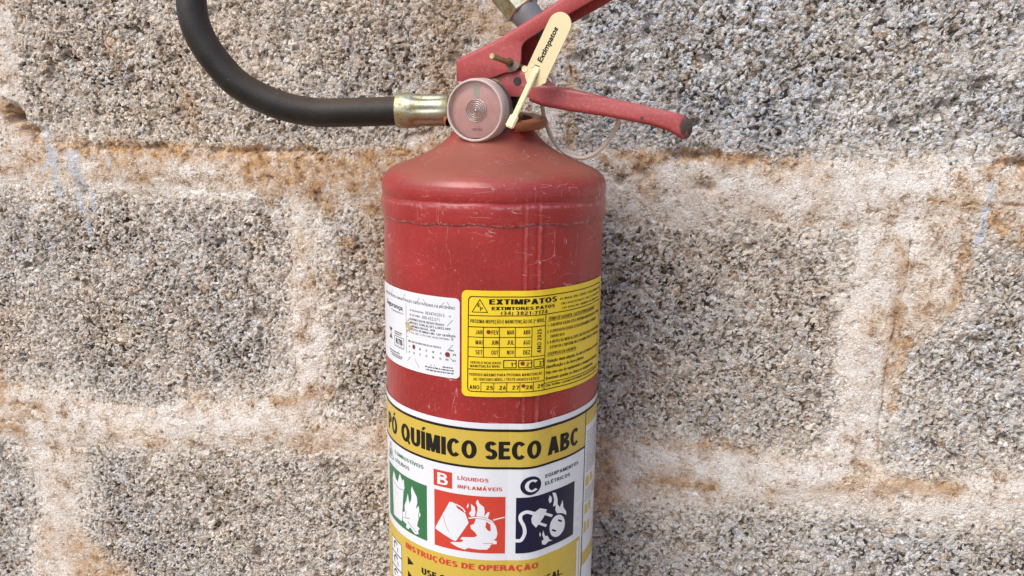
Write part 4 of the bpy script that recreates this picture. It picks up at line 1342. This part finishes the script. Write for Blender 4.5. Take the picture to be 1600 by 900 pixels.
# ---- yellow service label
yel = Flat().rect(-1.8, 98.6, 95.0, 153.8, 3.0).build('service_label', M_YELLOW, EXT, 0.30, None, 1.2)
yel['label'] = 'yellow maintenance label with a month grid headed EXTIMPATOS'
f = Flat()
fr = arc((92.6, 148.4), 2, 0, 90, 4) + arc((3.9, 148.5), 2, 90, 180, 4) + arc((3.5, 100.0), 2, 180, 270, 4) + arc((92.4, 99.4), 2, 270, 360, 4)
f.line(fr + fr[:1], 0.5)
f.line([(1.8, 140.2), (94.6, 140.2)], .45).line([(1.8, 134.0), (43.2, 134.0)], .5)
for z in (128.4, 122.8, 117.4):
    f.line([(1.8, z), (35.3 if z > 118 else 43.2, z)], .4)
f.line([(1.8, 110.5), (43.0, 110.5)], .5).line([(43.2, 140.2), (43.0, 97.7)], .45).line([(8.7, 103.1), (43, 103.1)], .4).line([(43, 101.3), (94.5, 101.0)], .4)
for s in (9.9, 18.3, 26.7, 35.3):
    f.line([(s, 134.0), (s, 117.4)], .4)
for s in (8.7, 15.6, 22.5, 29.4, 36.6):
    f.line([(s, 103.1), (s, 97.9)], .35)
for a, b in ((20.7, 27.3), (28.6, 35.5), (36.7, 42.4)):
    f.box(a, b, 111.5, 115.6, .5)
f.line([(7.9, 149.0), (3.8, 142.1), (12.0, 142.1), (7.9, 149.0)], .42)
f.text('E', 6.7, 144.9, 1.5, 1.9, .03).text('P', 8.0, 142.9, 1.5, 2.0, .03)
f.text('EXTIMPATOS', 12.8, 146.4, 37.7, 2.9, heavy=True).text('EXTINTORES PATOS', 14.1, 143.4, 35.0, 1.75, .045, heavy=True).text('(34) 3821-7174', 19.0, 140.7, 25.2, 1.95, .035)
f.text('PRÓXIMA INSPEÇÃO E MANUTENÇÃO DE 2º NÍVEL', 2.9, 136.1, 39.6, 2.0, .02)
MON = ['JAN FEV MAR ABR'.split(), 'MAI JUN JUL AGO'.split(), 'SET OUT NOV DEZ'.split()]
for r_, rowm in enumerate(MON):
    for c_, mname in enumerate(rowm):
        f.text(mname, (9.4, 17.8, 26.1, 34.5)[c_], (130.0, 124.4, 118.9)[r_], 3.7, 2.35, .03, right=True)
f.text('ANO 2025', 40.7, 119.2, 13.2, 2.4, .035, rot=math.pi / 2)
f.text('SERVIÇO REALIZADO', 2.9, 113.6, 16.4, 1.35, .04).text('MANUTENÇÃO NÍVEL', 2.9, 111.6, 16.0, 1.35, .04)
for tt, s in (('1ª', 27.0), ('2ª', 35.2), ('3ª', 42.2)):
    f.text(tt, s, 112.2, 2.6, 2.2, .025, right=True)
f.text('PERÍODO MÁXIMO PARA PRÓXIMA MANUTENÇÃO', 2.5, 106.8, 39.2, 1.5, .03).text('DE TERCEIRO NÍVEL / TESTE HIDROSTÁTICO', 4.7, 104.2, 35.1, 1.5, .03)
f.text('ANO', 2.5, 99.3, 5.4, 2.2, .03)
for tt, s in (('25', 15.2), ('26', 22.1), ('27', 29.0), ('28', 36.2), ('29', 42.6)):
    f.text(tt, s, 99.2, 3.6, 2.2, .03, right=True)
SM = .028
f.text('AV. BRASIL, 1098 - CENTRO - PATOS DE MINAS - MG', 52.4, 146.8, 41.2, 1.25, SM).text('CNPJ 18.062.907/0001-75 - INSC. EST. 480.000.000', 53.2, 144.1, 39.0, 1.1, SM).text('CEP 38700-198 - MEMBRO DO SINDICATO', 54.0, 141.6, 37.2, 1.1, SM)
f.text('TERMO DE GARANTIA / LACRE DE INVIOLABILIDADE', 44.8, 136.4, 40.2, 1.9, SM, shear=.2).line([(44.8, 136.0), (85, 136.0)], .2)
f.text('1 - GARANTIA VÁLIDA ATÉ A PRÓXIMA MANUTENÇÃO DE 2º NÍVEL', 44.5, 132.9, 48.5, 1.7, SM).text('2- O OPERADOR DEVERÁ ESTAR DEVIDAMENTE TREINADO', 44.3, 129.4, 44.0, 1.7, SM).text('ORIENTADO.', 46.5, 126.5, 10.2, 1.6, SM)
f.text('3- A INSPEÇÃO MENSAL DEVE SER FEITA PELO PROPRIETÁRIO', 44.2, 123.4, 49.3, 1.7, SM).text('EXTINTOR CONFORME NR 23 DO MINISTÉRIO DO TRABALHO', 46.4, 120.4, 46.6, 1.6, SM)
f.text('SUSPENSÃO DA GARANTIA', 44.7, 116.8, 21.2, 1.7, SM, shear=.2).line([(44.7, 116.3), (66, 116.3)], .2)
f.text('Violação desta etiqueta, do selo do Inmetro, do anel de', 44.5, 112.8, 49.0, 1.7, SM).text('Identificação e do lacre plástico.', 44.2, 109.6, 30.0, 1.7, SM).text('Pelo mau uso do equipamento e instalação inadequada.', 44.0, 106.3, 48.2, 1.7, SM).text('Eventuais quedas ou danos no equipamento.', 44.0, 103.1, 42.0, 1.7, SM)
f.text('Obs: Verificar o ponteiro do indicador de pressão semanalmente', 43.9, 99.2, 49.2, 1.35, SM)
f.build('black_lettering', M_INK, yel, 0.37)
for a, b, c in ((12.6, 131.4, 1.15), (30.6, 113.9, 1.15), (31.2, 101.2, 1.0)):
    Flat().disc(a, b, 1.15, c).build('punch_mark', M_MAROON, yel, 0.45)

# ---- white registration label
whi = Flat().rect(-74, -3.0, 104.2, 148.8, 2.6).build('registration_label', M_WHITE, EXT, 0.0, None, 1.2)
whi['label'] = 'white registration label with small print, left of the yellow label'
f = Flat()
f.text('INSPEÇÃO TÉCNICA E MANUTENÇÃO DE EXTINTORES DE INCÊNDIO', -67, 142.7, 61.4, 1.35, .012, slope=0.0, block=False)
f.text('Segurança', -65.0, 136.9, 22.8, 2.5, .03).text('Compulsório', -56.0, 134.5, 14.4, 1.3, .0)
f.text('Nº DE REGISTRO', -35.6, 138.1, 10.4, .9, .04).text('003474/2013', -24.0, 137.9, 12.2, 1.75, .0, block=False).text('TR', -9.3, 138.3, 1.3, .7, .0)
f.text('Nº DE SÉRIE', -35.6, 135.5, 7.8, .9, .04).text('300.432.571', -26.4, 135.1, 11.6, 1.75, .0, block=False)
f.text('FORNECEDOR REGISTRADO', -35.7, 132.9, 23.8, 1.25, .005).text('MOISES GONÇALVES LOPES EPP', -35.7, 130.9, 27.6, 1.25, .005).text('AVENIDA BRASIL, 1098', -35.2, 129.0, 17.6, 1.2, .005).text('PATOS DE MINAS-MG  CEP 38700-198', -34.8, 127.2, 29.4, 1.2, .005).text('Tel. 3821-7174 CNPJ 18.062.907/0001-75', -34.6, 125.3, 28.0, 1.1, .0)
f.text('MÊS/ANO DE MANUTENÇÃO DO SERVIÇO', -37.3, 120.2, 23.4, .95, .01)
for k, s in enumerate((-37.3, -33.2, -28.6, -24.0, -19.4, -14.8)):
    if k != 1:
        f.text('JFMAMJ'[k], s, 117.0, 1.1, 1.15, .02)
    f.text('JASOND'[k], s, 113.9, 1.1, 1.15, .0)
f.text('ANO', -9.2, 119.3, 2.8, 1.0, .0).text('28', -7.0, 117.0, 1.9, 1.1, .0).text('27', -7.2, 113.6, 1.9, 1.1, .0).text('26', -11.3, 113.9, 1.9, 1.1, .0)
f.box(-52.2, -41.6, 114.6, 120.6, .4).text('RTB', -50.6, 116.3, 7.6, 3.2, .03).line([(-51, 115.5), (-43, 115.5)], .15)
f.poly([(-60.5, 124.0), (-55.2, 124.0), (-57.6, 121.3)]).poly([(-60.5, 117.6), (-55.2, 117.6), (-57.6, 120.7)]).line([(-58.6, 124), (-56.4, 117.8)], .5)
for z, a, b in ((122.8, -52, -43), (121.6, -52, -44.5), (110.4, -60, -46), (109.0, -59, -43), (107.9, -57, -44), (108.1, -24.4, -6), (106.5, -24.0, -6.2), (109.6, -13, -7)):
    s = a
    while s < b:
        L = .5 + 1.6 * random.random()
        f.rect(s, min(b, s + L), z, z + .7)
        s += L + .45
for s, z, L, a in ((-29.5, 144.5, 5, 50), (-24, 144.3, 5, -52), (-13.5, 144.2, 4.5, 48), (-8.8, 144.5, 5, -50), (-41, 145.2, 3.6, 55), (-55, 145.6, 3.6, 58), (-8.5, 135, 4.6, 46), (-8.0, 127.5, 4.4, -50), (-8.4, 121.3, 4.6, 46), (-37, 110.2, 4, 48), (-30.5, 109, 6, -55), (-21, 109.0, 3.5, 46), (-8.6, 115.8, 4.0, -48), (-17.5, 109.2, 3.0, -50), (-48, 111.2, 2.6, 48)):
    dx, dz = L / 2 * math.cos(rad(a)), L / 2 * math.sin(rad(a))
    f.line([(s - dx, z - dz), (s + dx, z + dz)], .22)
f.build('black_lettering', M_INKG, whi, 0.07)
f = Flat()
for k in range(60):
    z = 141.3 - k * 0.475
    f.rect(-39.25, -38.85, z, z + .26)
f.build('dotted_line', M_INKG, whi, 0.08, None, 50)
Flat().disc(-32.7, 118.0, 1.15, 1.35).build('punch_mark', M_MAROON, whi, 0.14)
Flat().disc(-10.0, 117.3, 1.45).build('punch_mark', M_MAROON, whi, 0.14)
f = Flat()
for k in range(90):
    a, q = random.gauss(-37.0, 1.5), random.gauss(129.0, 2.6)
    f.disc(a, q, .15 + .5 * random.random(), .12 + .4 * random.random())
f.build('glue_stain', M_STAINY, whi, 0.045)


f = Flat().text('MARNA', 0, 0, 6.2, 1.5)
f.build('dial_lettering', M_DIALP, rimo, 0, place=lambda a, b, o: LP(GC[0] - 2.6 + a, 26.32, GC[1] - 11.0 + b))
# ------------------------------------------------------------------ plastic seal tag hanging in front of the levers
TAG = empty('seal_tag', tuple(LP(33, 22, 259)), 'cream plastic seal tag reading Extimpatos, strapped to the red levers', 'tag')
t0, t1, hw = Vector((33.2, 265.8)), Vector((45.9, 290.9)), 6.4
td = (t1 - t0).normalized()
ang = math.degrees(math.atan2(td.y, td.x))
def TPL(l, z, d):
    # the plate leans: its top stands a little nearer the viewer
    return LP(l, 21.0 + (z - 262) * 0.02 + d, z)
outl = arc(t1, hw, ang - 90, ang + 90, 18) + arc((t0.x, t0.y), hw, ang + 90, ang + 150, 8) + arc((t0.x - td.x * 2.6, t0.y - td.y * 2.6), hw * .72, ang + 150, ang + 210, 8) + arc((t0.x, t0.y), hw, ang + 210, ang + 270, 8)
bm = bmesh.new()
fv = [bm.verts.new(TPL(a, b, 0.55)) for a, b in outl]
bv = [bm.verts.new(TPL(a, b, -0.55)) for a, b in outl]
face_a = bm.faces.new(fv)
bm.faces.new(bv[::-1])
n = len(fv)
for i in range(n):
    bm.faces.new((fv[i], bv[i], bv[(i + 1) % n], fv[(i + 1) % n]))
bmesh.ops.bevel(bm, geom=[e for e in face_a.edges], offset=.0003, segments=2, affect='EDGES')
plate = bm_obj('tag_plate', bm, M_TAG, TAG, smooth=True)
bm = bmesh.new()
for a, b in ((26.6, 268.6), (37.4, 262.6), (30.6, 271.0)):
    c = TPL(a, b, 0.50)
    lathe(bm, c, E2, [(0, .0017), (.00022, .0017), (.00022, .0014), (.0001, .0013), (.0001, 0)], 24, cap=False)
bm_obj('ejector_mark', bm, M_TAG, plate, smooth=True)
f = Flat().text('Extimpatos', 0, 0, 19.6, 2.75, .03, shear=.12, rot=rad(ang - 1))
f.build('lettering', M_INK, plate, 0.0, place=lambda a, b, o: TPL(36.1 + a, 271.6 + b, 0.68))
# strap: ribbed tail through the slot, with its thicker end
bm = bmesh.new()
sa, sb = LP(33.9, 21.5, 269.4), LP(24.6, 30.5, 243.4)
ex = (sb - sa).normalized()
side_v = ex.cross(E2).normalized()
nrm = side_v.cross(ex).normalized()
if nrm.dot(E2) < 0:
    nrm = -nrm
def bar(bm, p, q, w0, w1, th, bev=.0003):
    vs_ = []
    for c, w_ in ((p, w0), (q, w1)):
        for a, b in ((-1, -1), (1, -1), (1, 1), (-1, 1)):
            vs_.append(bm.verts.new(c + side_v * (a * w_ / 2) + nrm * (b * th / 2)))
    fs_ = [bm.faces.new([vs_[i] for i in q_]) for q_ in ((3, 2, 1, 0), (4, 5, 6, 7), (0, 1, 5, 4), (1, 2, 6, 5), (2, 3, 7, 6), (3, 0, 4, 7))]
    es = {e for f_ in fs_ for e in f_.edges}
    bmesh.ops.bevel(bm, geom=list(es), offset=bev, segments=2, affect='EDGES')
bar(bm, sa, sb, .0031, .0031, .0014)
Ls = (sb - sa).length
for k in range(22):
    c = sa + ex * (.0035 + k * (Ls - .005) / 22) + nrm * .0007
    bar(bm, c - ex * .00028, c + ex * .00028, .0023, .0023, .0006, .0001)
strap = bm_obj('strap', bm, M_TAG, TAG, smooth=True)
bm = bmesh.new()
bar(bm, sb - ex * .0008, LP(22.3, 32.5, 237.6), .0047, .0047, .0024, .0006)
bm_obj('strap_end', bm, M_TAG, strap, smooth=True)
bm = bmesh.new()
c = TPL(33.6, 269.6, 0.62)
bar(bm, c - ex * .0005 + ex * -.0006, c + ex * .0003 + ex * -.0006, .0030, .0030, .0004, .0001)
bm_obj('strap_slot_patch', bm, M_INK, plate, smooth=True)  # black bar on the plate in place of the shaded slot opening

bpy.data.objects.remove(TOB)
bpy.data.curves.remove(TXT)
